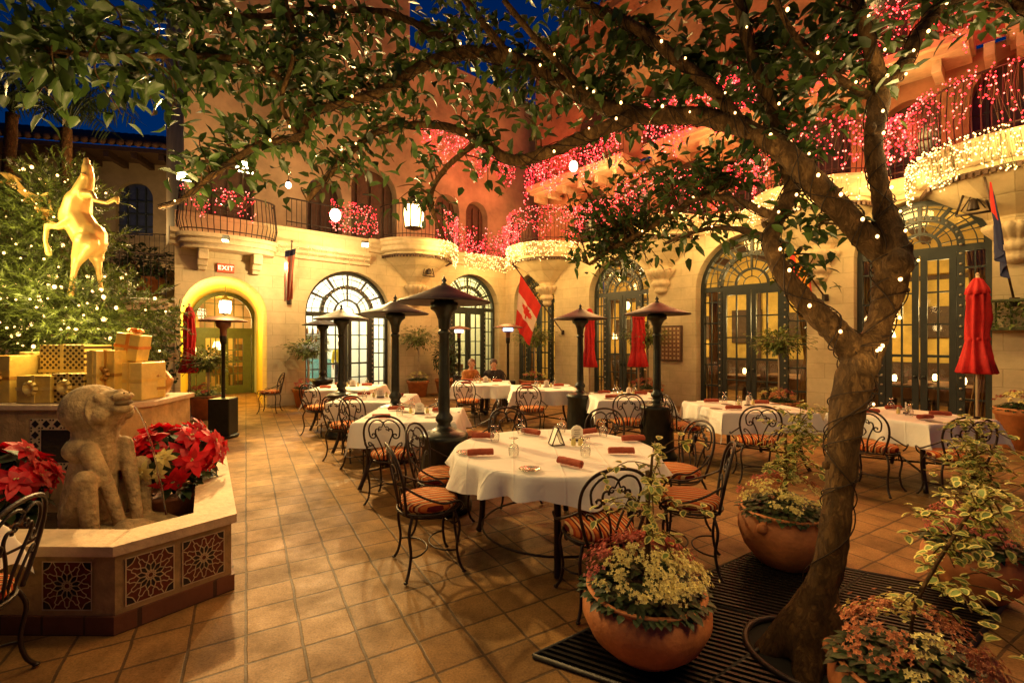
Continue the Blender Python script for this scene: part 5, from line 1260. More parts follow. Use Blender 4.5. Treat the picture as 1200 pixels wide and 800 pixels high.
# ------------------------------------------------------------------ lit evergreen mass, reindeer, gifts
t=thing('christmas_tree','broad evergreen mound covered in warm lights behind the gold reindeer','christmas tree',(-5.1,5.35,0))
s=MB(); s.tube([(0,.1,.0),(0,.1,3.2)],[.14,.06],10,wob=.2); nd=MB(); ctr=[]
ls=[Vector((-5.35,5.35,2.75)),Vector((-5.6,5.3,2.2)),Vector((-4.85,5.35,1.95)),Vector((-5.2,5.35,3.25)),Vector((-4.45,5.35,1.82)),Vector((-4.62,4.92,1.86)),Vector((-5.2,5.0,1.95))]
lr=[(.60,.45,.70),(.8,.5,.6),(.8,.55,.46),(.48,.35,.42),(.42,.4,.36),(.55,.34,.38),(.6,.35,.5)]
org=Vector((-5.1,5.35,0)); tips=[]
for c,r in zip(ls,lr):
    for k in range(int(480*r[0]*r[2]*2.0)):
        v=Vector((RND.gauss(0,1),RND.gauss(0,1),RND.gauss(0,1))).normalized()
        if v.y>.55: v.y=-v.y
        q=RND.uniform(.72,1.06)*(1+.22*noise.noise(v*2.6+c)); p=c+Vector((v.x*r[0],v.y*r[1],v.z*r[2]))*q-org
        d=(v+Vector((RND.gauss(0,.5),RND.gauss(0,.5),RND.gauss(-.15,.4)))).normalized(); tips.append((p+d*.10,v))
        L=RND.uniform(.12,.24)
        for j in range(30):
            f=j/28; b=p+d*(L*f); rd=Vector((RND.gauss(0,1),RND.gauss(0,1),RND.gauss(0,1))); rd=(rd-d*rd.dot(d)).normalized(); dd=(d*.75+rd*.75).normalized(); w=dd.cross(rd).normalized()*.0055; e=b+dd*RND.uniform(.045,.075)
            nd.add([b-w,b+w,e],[(0,1,2)],False)
        nd.add([p-d*.25-Vector((.006,0,0)),p-d*.25+Vector((.006,0,0)),p+d*L],[(0,1,2)],False)
s.build('trunk',bark_m,t); nd.build('needles',needle_m,t)
tree_light=thing('fairy_light_string','warm fairy lights strung over the evergreen mound','string lights',(-5.1,5.35,0))
RND.shuffle(tips); bb=[p for p,v in tips if v.y<.2][:240]; w=MB()
srt=sorted(bb[:90],key=lambda p:(round(p.z*5),p.x))
w.tube([p+Vector((0,.02,0)) for p in srt],.003,3); w.build('wire',dark_m,tree_light)
bulb_me=None
def bulb(parent,p,r,mat,cache={}):
    if mat.name not in cache:
        q=MB(); q.sphere((0,0,0),(1,1,1.25),8,6); o=q.build('bulb',mat,parent,tuple(p)); cache[mat.name]=o
    else:
        o=cache[mat.name].copy(); COL.objects.link(o); o.parent=parent; o.location=p
    o.scale=(r,r,r); return o
for p in bb[:95]: bulb(tree_light,p+Vector((0,-.03,0)),RND.uniform(.011,.019),bulb_w)
m_=MB()
for p in bb[95:]: m_.sphere(p+Vector((0,-.03,0)),RND.uniform(.007,.012),7,5)
m_.build('bulb',bulb_w,tree_light,kind='stuff')
# gold ribbon draped over the mound
s=MB()
for k in range(3):
    p0=P(14+k*20,212+k*20,5.0); pts=catmull([p0+Vector((.085*j,-.06*math.sin(j*1.3),.06*math.sin(j*1.9+k)-.05*j)) for j in range(7)],6)
    for i_,(a,b) in enumerate(zip(pts,pts[1:])):
        tw=Vector((0,-.02*math.sin(i_*.4),.032)); tw2=Vector((0,-.02*math.sin((i_+1)*.4),.032)); s.quad(a+tw,b+tw2,b-tw2,a-tw)
    for q in range(4):
        an=q*PI/2+.4; L=.085; pb=catmull([p0,p0+Vector((L*.7*math.cos(an),-.06,L*.7*math.sin(an))),p0+Vector((L*math.cos(an),-.01,L*math.sin(an))),p0],5); wv=Vector((-math.sin(an)*.01,-.03,math.cos(an)*.01))
        for a,b in zip(pb,pb[1:]): s.quad(a+wv,b+wv,b-wv,a-wv)
tag(s.build('gold_ribbon',gold_m),'gold ribbon with bows draped over the top of the evergreen mound','ribbon')
dr_=thing('reindeer_figure','gold painted reindeer figure rearing up with its nose raised, on the evergreen mound','reindeer figure',P(100,345,4.9))
O=P(100,345,4.9); b=MB()
def D(x,y,o=0): return P(x,y,4.9+o)-O
def dc(p,q,ra,rb): capsule(b,D(*p),D(*q),ra*.92,rb*.92)
dc((88,252,0),(106,282,.02),.145,.16); dc((92,236,0),(88,256,0),.13,.15); dc((106,276,.02),(109,288,.04),.16,.13)
dc((92,240,0),(103,207,-.03),.125,.066); dc((103,207,-.03),(102,196,-.05),.062,.05); dc((102,196,-.05),(101,187,-.06),.042,.028)
dc((108,286,.10),(115,312,.10),.085,.042); dc((115,312,.10),(117,330,.09),.036,.026); dc((117,330,.09),(118,343,.07),.026,.034)
dc((98,288,-.06),(88,312,-.08),.085,.042); dc((88,312,-.08),(85,330,-.08),.036,.026); dc((85,330,-.08),(83,345,-.1),.026,.034)
dc((84,258,-.08),(68,266,-.14),.06,.036); dc((68,266,-.14),(55,264,-.18),.034,.028); dc((55,264,-.18),(53,282,-.2),.028,.022); dc((53,282,-.2),(57,297,-.22),.022,.032)
dc((99,228,-.08),(108,228,-.12),.05,.034); dc((107,226,-.1),(112,235,-.14),.032,.026); dc((112,235,-.14),(126,238,-.16),.026,.022); dc((126,238,-.16),(137,232,-.16),.022,.028); dc((137,232,-.16),(138,238,-.16),.022,.018)
dc((113,280,.12),(119,290,.14),.035,.022)
for o in (-.05,.04): capsule(b,D(101,208,o),D(95,203,o*2.6),.030,.012)
dc((106,284,.10),(113,302,.11),.125,.075); dc((102,284,-.06),(92,302,-.08),.125,.07)
fuse(b,'body',gold_m,dr_,.014,3)
s=MB(); s.tube(catmull([D(112,282,.04),D(118,279,.06),D(122,284,.08)],4),[.03,.035,.035,.03,.03,.025,.02,.012,.006],8); s.build('tail',gold_m,dr_)
def gift(label,x0,y0,x1,y1,Y,dep,wrap,rib,z=1.102,rz=0.0,bow=True,tilt=0.0,cross=True):
    a=P(x0,y1,Y); c=P(x1,y0,Y); wd=(c.x-a.x); h=(c.z-a.z)
    t=thing('gift_box',label,'gift',((a.x+c.x)/2,Y+dep/2,z),rz,'wrapped gifts on the pedestal'); t.rotation_euler=(0,tilt,rz)
    s=MB(); s.box((0,0,h/2),(wd,dep,h)); s.build('box',wrap,t,bevel=.006)
    if cross:
        s=MB(); e=.004; q=.028
        s.box((0,0,h/2),(q,dep+2*e,h+2*e)); s.box((0,0,h*.52),(wd+2*e,dep+2*e+.002,q)); s.build('ribbon',rib,t)
    if bow:
        s=MB(); zc=h+.01 if bow=='top' else h*.55; yc=0 if bow=='top' else -dep/2-.012
        for k in range(9):
            an=2*PI*k/9; L=.065
            if bow=='top': pts=[(0,0,0),(L*.7*math.cos(an),L*.7*math.sin(an),.045),(L*math.cos(an),L*math.sin(an),.015),(0,0,.005)]
            else: pts=[(0,0,0),(L*.7*math.cos(an),-.04,L*.7*math.sin(an)),(L*math.cos(an),-.012,L*math.sin(an)),(0,-.002,0)]
            pts=catmull(pts,4); wv=Vector((-math.sin(an),math.cos(an),0))*.014 if bow=='top' else Vector((-math.sin(an),0,math.cos(an)))*.014
            o=Vector((0,yc,zc))
            for p,q2 in zip(pts,pts[1:]): s.quad(o+p+wv,o+q2+wv,o+q2-wv,o+p-wv)
        s.build('bow',rib,t)
    return t
gift('gold foil box at the far left end of the gift row',-16,420,11,475,4.12,.35,goldbox_m,ribbon_m,bow='f')
gift('small gold foil gift in front of the gathered gift bag',19,442,59,474,4.10,.22,goldbox_m,goldbox2_m,bow='f')
gift('large gold box with a dark polka dot pattern and a side bow',46,410,99,474,4.36,.30,dots_m,goldbox2_m,bow=False)
gift('small polka dot box with a gold bow in front of the large polka dot one',60,440,98,474,4.13,.16,dots_m,goldbox2_m,bow='f')
gift('tall narrow plain gold box right of the polka dot boxes',101,413,113,474,4.12,.22,goldbox2_m,goldbox_m,bow=False)
gift('tall gold foil box with a ribbon knot, middle right of the gift row',112,412,134,472,4.2,.26,goldbox_m,ribbon_m,bow='f')
gift('wide pale gold box at the right end of the pedestal',135,428,166,472,4.28,.30,goldbox2_m,goldbox_m,bow=False)
gift('shiny gold box with an orange bow tilted on top of the wide pale box',130,393,155,424,4.33,.20,goldbox_m,ribbono_m,z=1.10+.375,rz=.2,bow='top',tilt=.16)
gift('small gold box leaning at the right end near the cloth sack',165,438,180,460,4.42,.14,goldbox_m,ribbon_m,z=1.102,rz=-.3,bow='top')
s=MB(); c=P(27,470,4.36); s.lathe([(.0,0),(.15,.0),(.165,.10),(.13,.22),(.05,.29),(.04,.31),(.07,.36),(.10,.44),(.09,.45),(.03,.33),(0,.33)],40,fn=lambda a,z:1+.10*math.sin(a*9+z*8)*(z/.3)+.03*math.sin(a*5)); tag(s.build('gift_bag',goldbox2_m,None,(c.x,c.y+.12,1.102)),'gathered gold gift bag tied at the neck behind the small foil gift','gift bag')
s=MB(); s.sphere((0,0,.12),(.15,.13,.14),18,12,lambda v:1+.2*noise.noise(v*2)+.06*noise.noise(v*7)); s.lathe([(.05,.24),(.035,.28),(.07,.34),(.06,.35)],20,fn=lambda a,z:1+.15*math.sin(a*7)); c=P(176,480,4.85); tag(s.build('cloth_sack',ribbon_m,None,(-3.66,4.74,1.10)),'crumpled bronze cloth sack right of the wrapped gifts','sack')
# ------------------------------------------------------------------ tree, grate
A,B,C_=G(625,770),G(883,648),G(1180,703); Dd=A+(C_-B)
gt=thing('tree_grate','dark cast iron tree grate of parallel bars around the tree','grate',(0,0,0))
e1=(B-A); e2=(C_-B); tc=Vector((1.56,2.42,0))
s=MB(); z=.014
def frame_bar(a,b): s.tube([a+Vector((0,0,z-.006)),b+Vector((0,0,z-.006))],.016,4)
for a,b in ((A,B),(B,C_),(C_,Dd),(Dd,A)): frame_bar(a,b)
m=(B+A)/2; frame_bar(m,m+e2); frame_bar(A+e2*.5,B+e2*.5); s.build('frame',grate_m,gt)
s=MB(); n=46
for k in range(1,n):
    a=A+e1*(k/n); b=a+e2; d=(b-a); wv=Vector((-d.y,d.x,0)).normalized()*.0085
    # split the bar where the trunk hole is
    tt=(tc-a).dot(d)/d.length_squared; q=a+d*tt; dist=(tc-q).length; segs=[(0,1)]
    if dist<.29:
        hh=math.sqrt(.29**2-dist**2)/d.length; segs=[(0,tt-hh),(tt+hh,1)]
    for u0,u1 in segs:
        u0=max(0,u0);u1=min(1,u1)
        if u1-u0<.01: continue
        p0=a+d*u0;p1=a+d*u1
        s.add([p0-wv+Vector((0,0,.006)),p1-wv+Vector((0,0,.006)),p1+wv+Vector((0,0,.006)),p0+wv+Vector((0,0,.006)),p0-wv+Vector((0,0,.018)),p1-wv+Vector((0,0,.018)),p1+wv+Vector((0,0,.018)),p0+wv+Vector((0,0,.018))],[(4,5,6,7),(0,1,5,4),(2,3,7,6),(1,2,6,5),(3,0,4,7)],False)
s.build('bar',grate_m,gt); gt.children[-1]
s=MB(); s.tube([tc+Vector((.30*math.cos(2*PI*k/40),.30*math.sin(2*PI*k/40),.02)) for k in range(40)],.018,6,closed=True); s.build('ring',iron_m,gt)
s=MB(); s.add([A+Vector((0,0,.004)),Dd+Vector((0,0,.004)),C_+Vector((0,0,.004)),B+Vector((0,0,.004))],[(0,1,2,3)]); s.build('pit',pit_m,gt)

tr=thing('courtyard_tree','old leaning courtyard tree with a knobby trunk and wide leafy limbs wound with lights','tree',(1.56,2.42,0))
TO=Vector((1.56,2.42,0)); tk=MB(); limbs=[]; limb_mb=[]; KT=.63
def limb(pts,n=8,seg=14,wob=.18,store=True):
    """pts: (px, py, Y, radius in photo pixels)"""
    P3=[P(x,y,Y)-TO for x,y,Y,r in pts]; rd=[r/F*Y*(KT if seg<20 else .545) for x,y,Y,r in pts]
    q,r=catmull(P3,n,rd)
    if wob<.18 or seg>=20 : tk.tube(q,r,seg,wob=wob)
    else:
        lm=MB(); lm.tube(q,r,seg,wob=wob); limb_mb.append(lm)
    if store: limbs.append((q,r))
limb([(945,772,2.42,60),(950,752,2.42,46),(958,705,2.42,33),(975,640,2.42,29),(984,570,2.44,27),(990,500,2.45,32),(1003,440,2.46,36),(1020,395,2.48,27)],10,22,.16)
limb([(1008,440,2.46,30),(1028,385,2.5,24),(1040,345,2.5,29),(1046,305,2.5,36),(1040,268,2.52,26),(1032,225,2.55,17),(1024,170,2.6,18),(1030,120,2.62,19),(1034,95,2.65,15)],9,20,.2)
for (x,y,Y,r) in ((1052,310,2.42,26),(1012,428,2.40,22),(968,545,2.4,9),(1020,150,2.54,12)):   # burls
    c=P(x,y,Y)-TO; q=r/F*Y*.58; tk.sphere(c,(q,q,q*1.2),14,10,lambda v:1+.25*noise.noise(v*2.5+c))
for a in (0.3,1.7,2.9,4.1,5.3): tk.tube(catmull([Vector((.105,.0,.52)),Vector((.045*math.cos(a)+.045,.045*math.sin(a),.28)),Vector((.12*math.cos(a),.12*math.sin(a),.08)),Vector((.24*math.cos(a),.24*math.sin(a),-.04))],4),[.02,.03,.045,.055,.065,.07,.075,.078,.078,.072,.064,.056,.05],10,wob=.1)
limb([(1012,425,2.46,26),(985,395,2.5,24),(955,365,2.55,21),(928,335,2.62,17),(905,295,2.7,14),(908,262,2.75,14),(928,225,2.8,15),(925,200,2.85,14)])
limb([(1036,300,2.52,20),(1000,262,2.55,21),(955,215,2.6,20),(915,175,2.68,19),(870,150,2.8,17),(815,136,2.95,16),(755,136,3.1,14),(700,122,3.2,13),(650,92,3.3,12),(600,70,3.35,13),(545,62,3.4,12),(490,80,3.4,9),(445,108,3.4,8),(400,122,3.4,7),(365,132,3.4,7),(350,160,3.4,6),(300,172,3.4,6),(250,205,3.35,5),(212,234,3.3,4),(186,243,3.3,3)])
limb([(740,138,3.1,13),(690,158,3.25,12),(640,180,3.4,11),(600,188,3.5,10),(565,168,3.5,8),(520,148,3.55,7),(450,152,3.6,6),(405,185,3.6,5),(360,235,3.6,4)])
limb([(870,150,2.8,13),(840,110,2.85,11),(800,75,2.9,10),(740,30,3.0,9),(690,8,3.05,8),(620,-30,3.1,6)])
limb([(925,205,2.85,12),(905,130,2.8,10),(880,60,2.75,9),(860,-20,2.7,8)])
limb([(1034,100,2.65,14),(1018,50,2.6,11),(1005,0,2.55,10),(990,-60,2.5,8)])
limb([(1036,105,2.65,14),(1062,70,2.7,12),(1080,35,2.75,11),(1110,2,2.8,9),(1160,-5,2.85,8),(1230,25,2.9,7)])
limb([(545,62,3.4,8),(500,35,3.4,7),(450,15,3.4,6),(380,12,3.35,6),(300,20,3.3,5),(230,10,3.2,4)],6,8)
limb([(370,128,3.4,6),(300,75,3.3,6),(220,66,3.1,5),(130,66,2.9,5),(60,60,2.75,4)],6,8)
limb([(915,258,2.75,8),(870,238,3.0,7),(820,232,3.4,6),(770,262,3.8,5),(720,290,4.1,4),(690,310,4.2,3)],6,8)
limb([(905,280,2.7,7),(860,268,3.0,5),(820,270,3.2,4),(780,285,3.4,3)],6,7)
limb([(560,165,3.5,6),(520,200,3.6,5),(505,235,3.7,4),(520,280,3.8,3)],6,7)
limb([(600,70,3.35,8),(560,20,3.2,6),(520,-30,3.1,5)],6,8); limb([(700,122,3.2,7),(640,60,3.1,6),(590,0,3.0,5)],6,8)
limb([(350,160,3.4,5),(330,120,3.3,4),(345,60,3.2,4),(335,0,3.1,3)],6,7)
limb([(1034,120,2.65,8),(980,90,2.6,6),(930,40,2.55,5),(900,-20,2.5,4)],6,8)
fuse(tk,'trunk',bark_m,tr,.016,1)
for lm in limb_mb: lm.build('limb',bark_m,tr)
allp=[(p,r) for q,rr in limbs for p,r in zip(q,rr) if r<.12]
tg=MB(); cr=MB()
def zone(cx,cy,Y,rx,ry,rY,ntw,ls,nl=11,droop=.1):
    for k in range(int(ntw*((.40 if cy>120 else .62) if 300<=cx<700 else .50 if cx>780 else .52))):
        while True:
            u,v,w_=RND.uniform(-1,1),RND.uniform(-1,1),RND.uniform(-1,1)
            if u*u+v*v+w_*w_<1: break
        c=P(cx+u*rx,cy+v*ry,Y+(w_+.55)*rY)-TO
        best=min(allp,key=lambda t:(t[0]-c).length_squared+RND.uniform(0,.05)); b=best[0]
        d=c-b
        if d.length>.75: b=c-d.normalized()*RND.uniform(.35,.75); 
        md=b.lerp(c,.5)+Vector((RND.gauss(0,.05),RND.gauss(0,.05),.05)); tw=catmull([b,md,c],4)
        tg.tube(tw,[.007-.0005*i for i in range(len(tw))],4)
        for j in range(nl):
            f=.25+.75*(j+1)/nl; i=min(len(tw)-1,int(f*(len(tw)-1))); p=tw[i]+Vector((RND.gauss(0,1),RND.gauss(0,1),RND.gauss(0,1)))*(.035+.05*f*ls/.1)
            dd=(tw[i]-tw[max(0,i-1)]).normalized()*.6+Vector((RND.gauss(0,.75),RND.gauss(0,.75),RND.gauss(-droop,.5)))
            cr.leaf(p,dd,Vector((RND.gauss(0,.35),RND.gauss(0,.35),1)),ls*RND.uniform(.7,1.25),ls*RND.uniform(.42,.58),RND.uniform(-.1,.65),RND.uniform(.08,.32))
for z in [(90,35,2.8,110,55,.4,44,.125),(60,95,2.8,70,50,.3,18,.12),(200,30,3.0,80,45,.3,16,.12),(190,95,3.1,95,50,.3,36,.12),(300,55,3.2,90,60,.35,46,.115),(280,120,3.3,90,60,.3,46,.11),(240,195,3.3,45,40,.25,16,.11),(390,60,3.3,80,60,.3,48,.11),(370,150,3.4,80,60,.3,44,.105),(330,205,3.5,60,40,.3,18,.10),
          (460,95,3.4,80,55,.3,44,.105),(450,190,3.55,70,55,.3,34,.10),(560,100,3.4,80,40,.3,24,.10),(540,20,3.3,70,35,.3,20,.10),(620,120,3.3,70,50,.3,34,.10),(650,40,3.2,60,40,.3,24,.105),(560,200,3.6,60,45,.3,14,.095),(700,75,3.1,60,50,.3,28,.105),(740,105,3.1,70,40,.3,36,.105),
          (790,60,3.0,70,60,.3,38,.105),(850,90,2.85,70,60,.3,48,.10),(930,60,2.7,60,70,.3,44,.10),(960,130,2.65,60,60,.2,30,.09),(900,180,2.8,50,40,.2,14,.09),(940,265,2.75,45,45,.2,22,.085),(840,205,3.2,80,45,.4,46,.09),(740,240,3.9,85,45,.5,95,.08),(720,290,4.1,75,36,.3,75,.08),(830,270,3.3,60,25,.3,22,.09),
          (960,30,2.6,50,40,.2,24,.10),(1000,60,2.6,50,60,.2,16,.09),(1110,20,2.75,70,35,.3,16,.095),(1160,15,2.85,60,30,.3,12,.10),(510,240,3.7,30,35,.2,10,.085),(945,330,2.72,30,25,.15,8,.08),(740,190,3.4,70,30,.4,28,.09)]:
    zone(*z)
tg.build('twig',bark_m,tr); cr.build('crown',leaf_m,tr)
# fairy lights wound round the limbs
st=thing('fairy_light_string','warm fairy lights wound around the trunk and limbs of the courtyard tree','string lights',tuple(TO))
w=MB(); bl=[]
for q,r in limbs:
    L=0; path=[]; ang=RND.uniform(0,6); nxt=RND.uniform(.05,.25)
    for i in range(len(q)-1):
        seg=(q[i+1]-q[i]); L+=seg.length; tdir=seg.normalized(); n1=tdir.orthogonal().normalized(); n2=tdir.cross(n1); ang+=seg.length*9
        rad=r[i]*1.08+.006; p=q[i]+n1*rad*math.cos(ang)+n2*rad*math.sin(ang); path.append(p)
        if L>nxt and q[i].z>1.35: nxt=L+RND.uniform(.16,.38)*(1 if r[i]>.022 else 1.5)*(1 if (q[i].x+TO.x)>.3 else 2.6)*(.6 if (q[i].x+TO.x)>1.6 else 1); bl.append(q[i]+Vector((RND.uniform(-.6,.6)*rad,-rad-.012,RND.uniform(-.5,.6)*rad)))
    if r[0]>.02: w.tube(path,.0035,4)
    if r[0]>.035:
        for pitch,ph in ((17,0.0),(-11,2.0),(26,4.0)):
            pth=[]; an=ph
            for i in range(len(q)-1):
                for sub_ in range(3):
                    c0=q[i].lerp(q[i+1],sub_/3); sg=q[i+1]-q[i]; td=sg.normalized(); n1=td.orthogonal().normalized(); n2=td.cross(n1); an+=sg.length*pitch/3; rr_=(r[i]+(r[i+1]-r[i])*sub_/3)*(1.10 if r[i]>.06 else 1.06)+.004
                    if c0.z>.75: pth.append(c0+n1*rr_*math.cos(an)+n2*rr_*math.sin(an))
            if len(pth)>3: w.tube(pth,.0032,4)
w.build('wire',wire_m,st)
RND.shuffle(bl)
print('tree bulbs',len(bl),'leaves',len(cr.v)//8)
for p in bl[:100]: bulb(st,p,RND.uniform(.0055,.0095),bulb_w)
if len(bl)>100:
    m_=MB()
    for p in bl[100:160]: m_.sphere(p,RND.uniform(.006,.010),7,5)
    m_.build('bulb',bulb_w,st,kind='stuff')
# two palm-like trees behind the mound
def palm(label,x,y,Y,h,n,px):
    b=P(x,y,Y); t=thing('palm_tree',label,'palm',(b.x,b.y,2.5)); s=MB(); top=Vector((P(px,y,Y).x-b.x,0,h))
    s.tube(catmull([(0,0,0),top*.5+Vector((.03,0,0)),top],8),[.13-.0025*k for k in range(17)],10,wob=.25); s.build('trunk',bark_m,t); f=MB()
    for k in range(n):
        a=RND.uniform(0,6.3); L=RND.uniform(1.0,1.7); e=RND.uniform(.6,1.35); d=Vector((math.cos(a),math.sin(a),0)); pts=catmull([top,top+d*L*.35*math.cos(e)+Vector((0,0,L*.5*math.sin(e))),top+d*L*.8*math.cos(e)+Vector((0,0,L*.75*math.sin(e))),top+d*L*(1.0*math.cos(e)+.2)+Vector((0,0,L*.8*math.sin(e)-.15))],6); f.tube(pts,.012,4)
        for i,p in enumerate(pts[5:]):
            for q in (-1,1):
                sd=d.cross(Vector((0,0,1)))*q; f.leaf(p,sd+d*.6+Vector((0,0,-.3)),Vector((0,0,1)),RND.uniform(.25,.42),.03,.4,.1)
    f.build('fronds',leafd_m,t)
palm('slender palm behind the gold reindeer with upswept fronds',68,190,9.0,3.3,22,78)
palm('slender palm at the far left edge above the evergreen mound',-4,190,9.0,3.6,20,14)
# ------------------------------------------------------------------ strings of lights on the balconies
def net(name,label,fn,n,mat,r0,r1,group):
    """fn(k) gives a point; one mesh of tiny bulbs"""
    t=thing(name,label,'light net',tuple(fn(0)),0,group); O=t.location.copy(); m=MB(); pts=[]
    for k in range(n):
        p=fn(k)-O; pts.append(p); r=RND.uniform(r0,r1); a=RND.uniform(0,6)
        vs=[p+Vector((r*math.cos(a+2*PI*j/4),r*math.sin(a+2*PI*j/4),0)) for j in range(4)]+[p+Vector((0,0,r*1.2)),p-Vector((0,0,r*1.2))]
        m.add(vs,[(0,1,4),(1,2,4),(2,3,4),(3,0,4),(1,0,5),(2,1,5),(3,2,5),(0,3,5)],False); m.mi=(1 if RND.random()<.3 else 0) if isinstance(mat,list) else 0
    m.build('bulb',mat,t,kind='stuff')
    w=MB(); p0=pts[0].copy(); pts.sort(key=lambda p:(p-p0).length)
    for p,q in zip(pts,pts[1:]):
        if (p-q).length<.7: w.tube([p,q],.0025,3,cap=False)
    if w.v: w.build('wire',green_m,t)
    return t
RED=[bulb_r,bulb_p]; U=RND.uniform
GRD='red fairy light nets on the balconies'; GWH='white fairy light nets under the balconies'
def swag(x): return .30*abs(math.sin(x*1.9))
def strR(x0,x1,y,z0,z1):
    def f(k):
        x=U(x0,x1); t=U(0,1)**1.3; return WR(x,y-U(0,.10),z1-(z1-z0)*t*(.45+.55*abs(math.sin(x*2.1+1))))
    return f
def bayR(W_,x,r,z0,z1,a0=PI,a1=2*PI):
    def f(k):
        a=U(a0,a1); t=U(0,1)**1.2; return W_(x+(r+U(0,.08))*math.cos(a),(r+U(0,.08))*math.sin(a),z1-(z1-z0)*t*(.5+.5*abs(math.sin(a*5))))
    return f
nm=['corner','second','third','rightmost']
L2=[(xs[i],xs[i+1]) for i in range(0,len(xs)-1,2)]
for (a,b),w_ in zip(L2,('from the back corner to the first right bay','between the first and second right-hand bays','between the second and third right-hand bays','between the third bay and the rightmost bay','right of the rightmost bay')):
    if b-a>.3: net('light_net',f'red fairy lights on the terrace railing {w_}',strR(a,b,-.12,4.75,5.75),int(300*(b-a)),RED,.014,.023,GRD)
for (x,r),w_ in zip(zip(bx,(1.28,1.12,1.12,1.25)),('first right-hand','second right-hand','third right-hand','rightmost')):
    net('light_net',f'red fairy lights over the {w_} rounded balcony railing',bayR(WR,x,r,4.75,5.75),560,RED,.010 if w_=='rightmost' else .013,.016 if w_=='rightmost' else .021,GRD)
for (a,b),w_ in zip(((.4,4.6),(5.3,8.6),(9.2,12.0),(12.4,15.3)),('farthest','second farthest','second nearest','nearest')):
    net('light_net',f'red fairy lights on the {w_} upper balcony of the right wing',strR(a,b,.62,6.6,8.35),int(270*(b-a)),RED,.012 if a>9 else .016,.018 if a>9 else .026,GRD)
net('light_net','red fairy lights along the back railing left of the lantern balcony',lambda k:WB(U(uB(383),uB(440)),-.12-U(0,.1),U(4.65,5.5)),260,RED,.012,.02,GRD)
net('light_net','red fairy lights on the right half of the lantern balcony',bayR(WB,uB(487),1.25,4.65,5.5,1.55*PI,2*PI),240,RED,.012,.02,GRD)
xb=uB(268)
net('light_net','red fairy lights looped over the bowed balcony above the yellow entrance',lambda k:(lambda x:WB(xb+x*.97,-.14-.50*math.sqrt(max(0,1-x*x))**.7-U(0,.06),5.12-U(0,1)**1.0*.75*(.3+.7*abs(math.sin(x*3.4+.5)))))(U(-1.0,.45)),130,RED,.010,.017,GRD)
WH=bulb_w
net('light_net','red fairy lights on the back corner wall, between the lantern and the leaf flag',lambda k:WB(U(-2.6,1.2),.72-U(0,.08),U(4.7,5.6)+.25*math.sin(k)),560,RED,.015,.024,GRD)
net('light_net','red fairy lights draped over the high upper wall in the back corner',lambda k:(lambda x:WB(x,.80-U(0,.06),8.9-U(0,1)**1.2*1.3*(.4+.6*abs(math.sin(x*2.3)))))(U(-3.0,1.2)),620,RED,.016,.026,GRD)
net('light_net','warm white lights under the first right-hand rounded balcony',bayR(WR,bx[0],1.31,4.05,4.68),460,WH,.009,.017,GWH)
net('light_net','warm white lights under the second right-hand rounded balcony',bayR(WR,bx[1],1.15,4.1,4.68),200,WH,.009,.016,GWH)
net('light_net','warm white lights under the third right-hand rounded balcony',bayR(WR,bx[2],1.15,4.1,4.68),200,WH,.009,.015,GWH)
net('light_net','warm white lights under the rightmost rounded balcony',bayR(WR,bx[3],1.28,4.0,4.75),1000,WH,.009,.015,GWH)
net('light_net','warm white lights under the right side of the lantern balcony',bayR(WB,uB(487),1.25,4.0,4.62,1.5*PI,2*PI),230,WH,.009,.017,GWH)
net('light_net','warm white icicle lights on the cornice in the back corner',lambda k:WB(U(uB(540),-.05),-.18-U(0,.06),4.62-U(0,1)**1.6*.55),260,WH,.009,.017,GWH)
net('light_net','sparse warm icicle lights hanging from the cornice above the bright arched window',lambda k:WB(U(uB(215),uB(430)),-.18,4.12-U(0,1)**1.5*.35),70,WH,.004,.008,GWH)
net('light_net','warm white lights along the cornice over the wide glass doors',lambda k:WR(U(bx[1]+1.2,bx[2]-1.1),-.18-U(0,.06),4.62-U(0,1)**1.6*.45),120,WH,.007,.013,GWH)
# ------------------------------------------------------------------ signs, lanterns, plaques
t=thing('exit_sign','small red and white EXIT sign above the yellow arch','sign',tuple(WB(uB(264),-.03,3.38)),TB)
s=MB(); s.box((0,0,0),(.36,.05,.21)); s.build('sign_box',M('sign_red',(.50,.07,.03),.5),t,bevel=.006)
s=MB(); s.box((0,-.026,0),(.32,.006,.17)); s.build('face',EM('sign_face',(.9,.10,.03),.45),t)
def text_mesh(body,size,mat,parent,loc,rot,name='lettering'):
    cu=bpy.data.curves.new('t','FONT'); cu.body=body; cu.size=size; cu.align_x='CENTER'; cu.align_y='CENTER'; cu.extrude=.002; cu.offset=.002; cu.space_character=1.12
    o=bpy.data.objects.new('t',cu); COL.objects.link(o); dg=bpy.context.evaluated_depsgraph_get(); dg.update(); me=bpy.data.meshes.new_from_object(o.evaluated_get(dg)); bpy.data.objects.remove(o)
    me.materials.clear(); me.materials.append(mat); n=bpy.data.objects.new(name,me); COL.objects.link(n); n.parent=parent; n.location=loc; n.rotation_euler=rot; return n
text_mesh('EXIT',.145,EM('exit_letters',(1,.85,.6),1.1),t,(0,-.032,0),(PI/2,0,0))
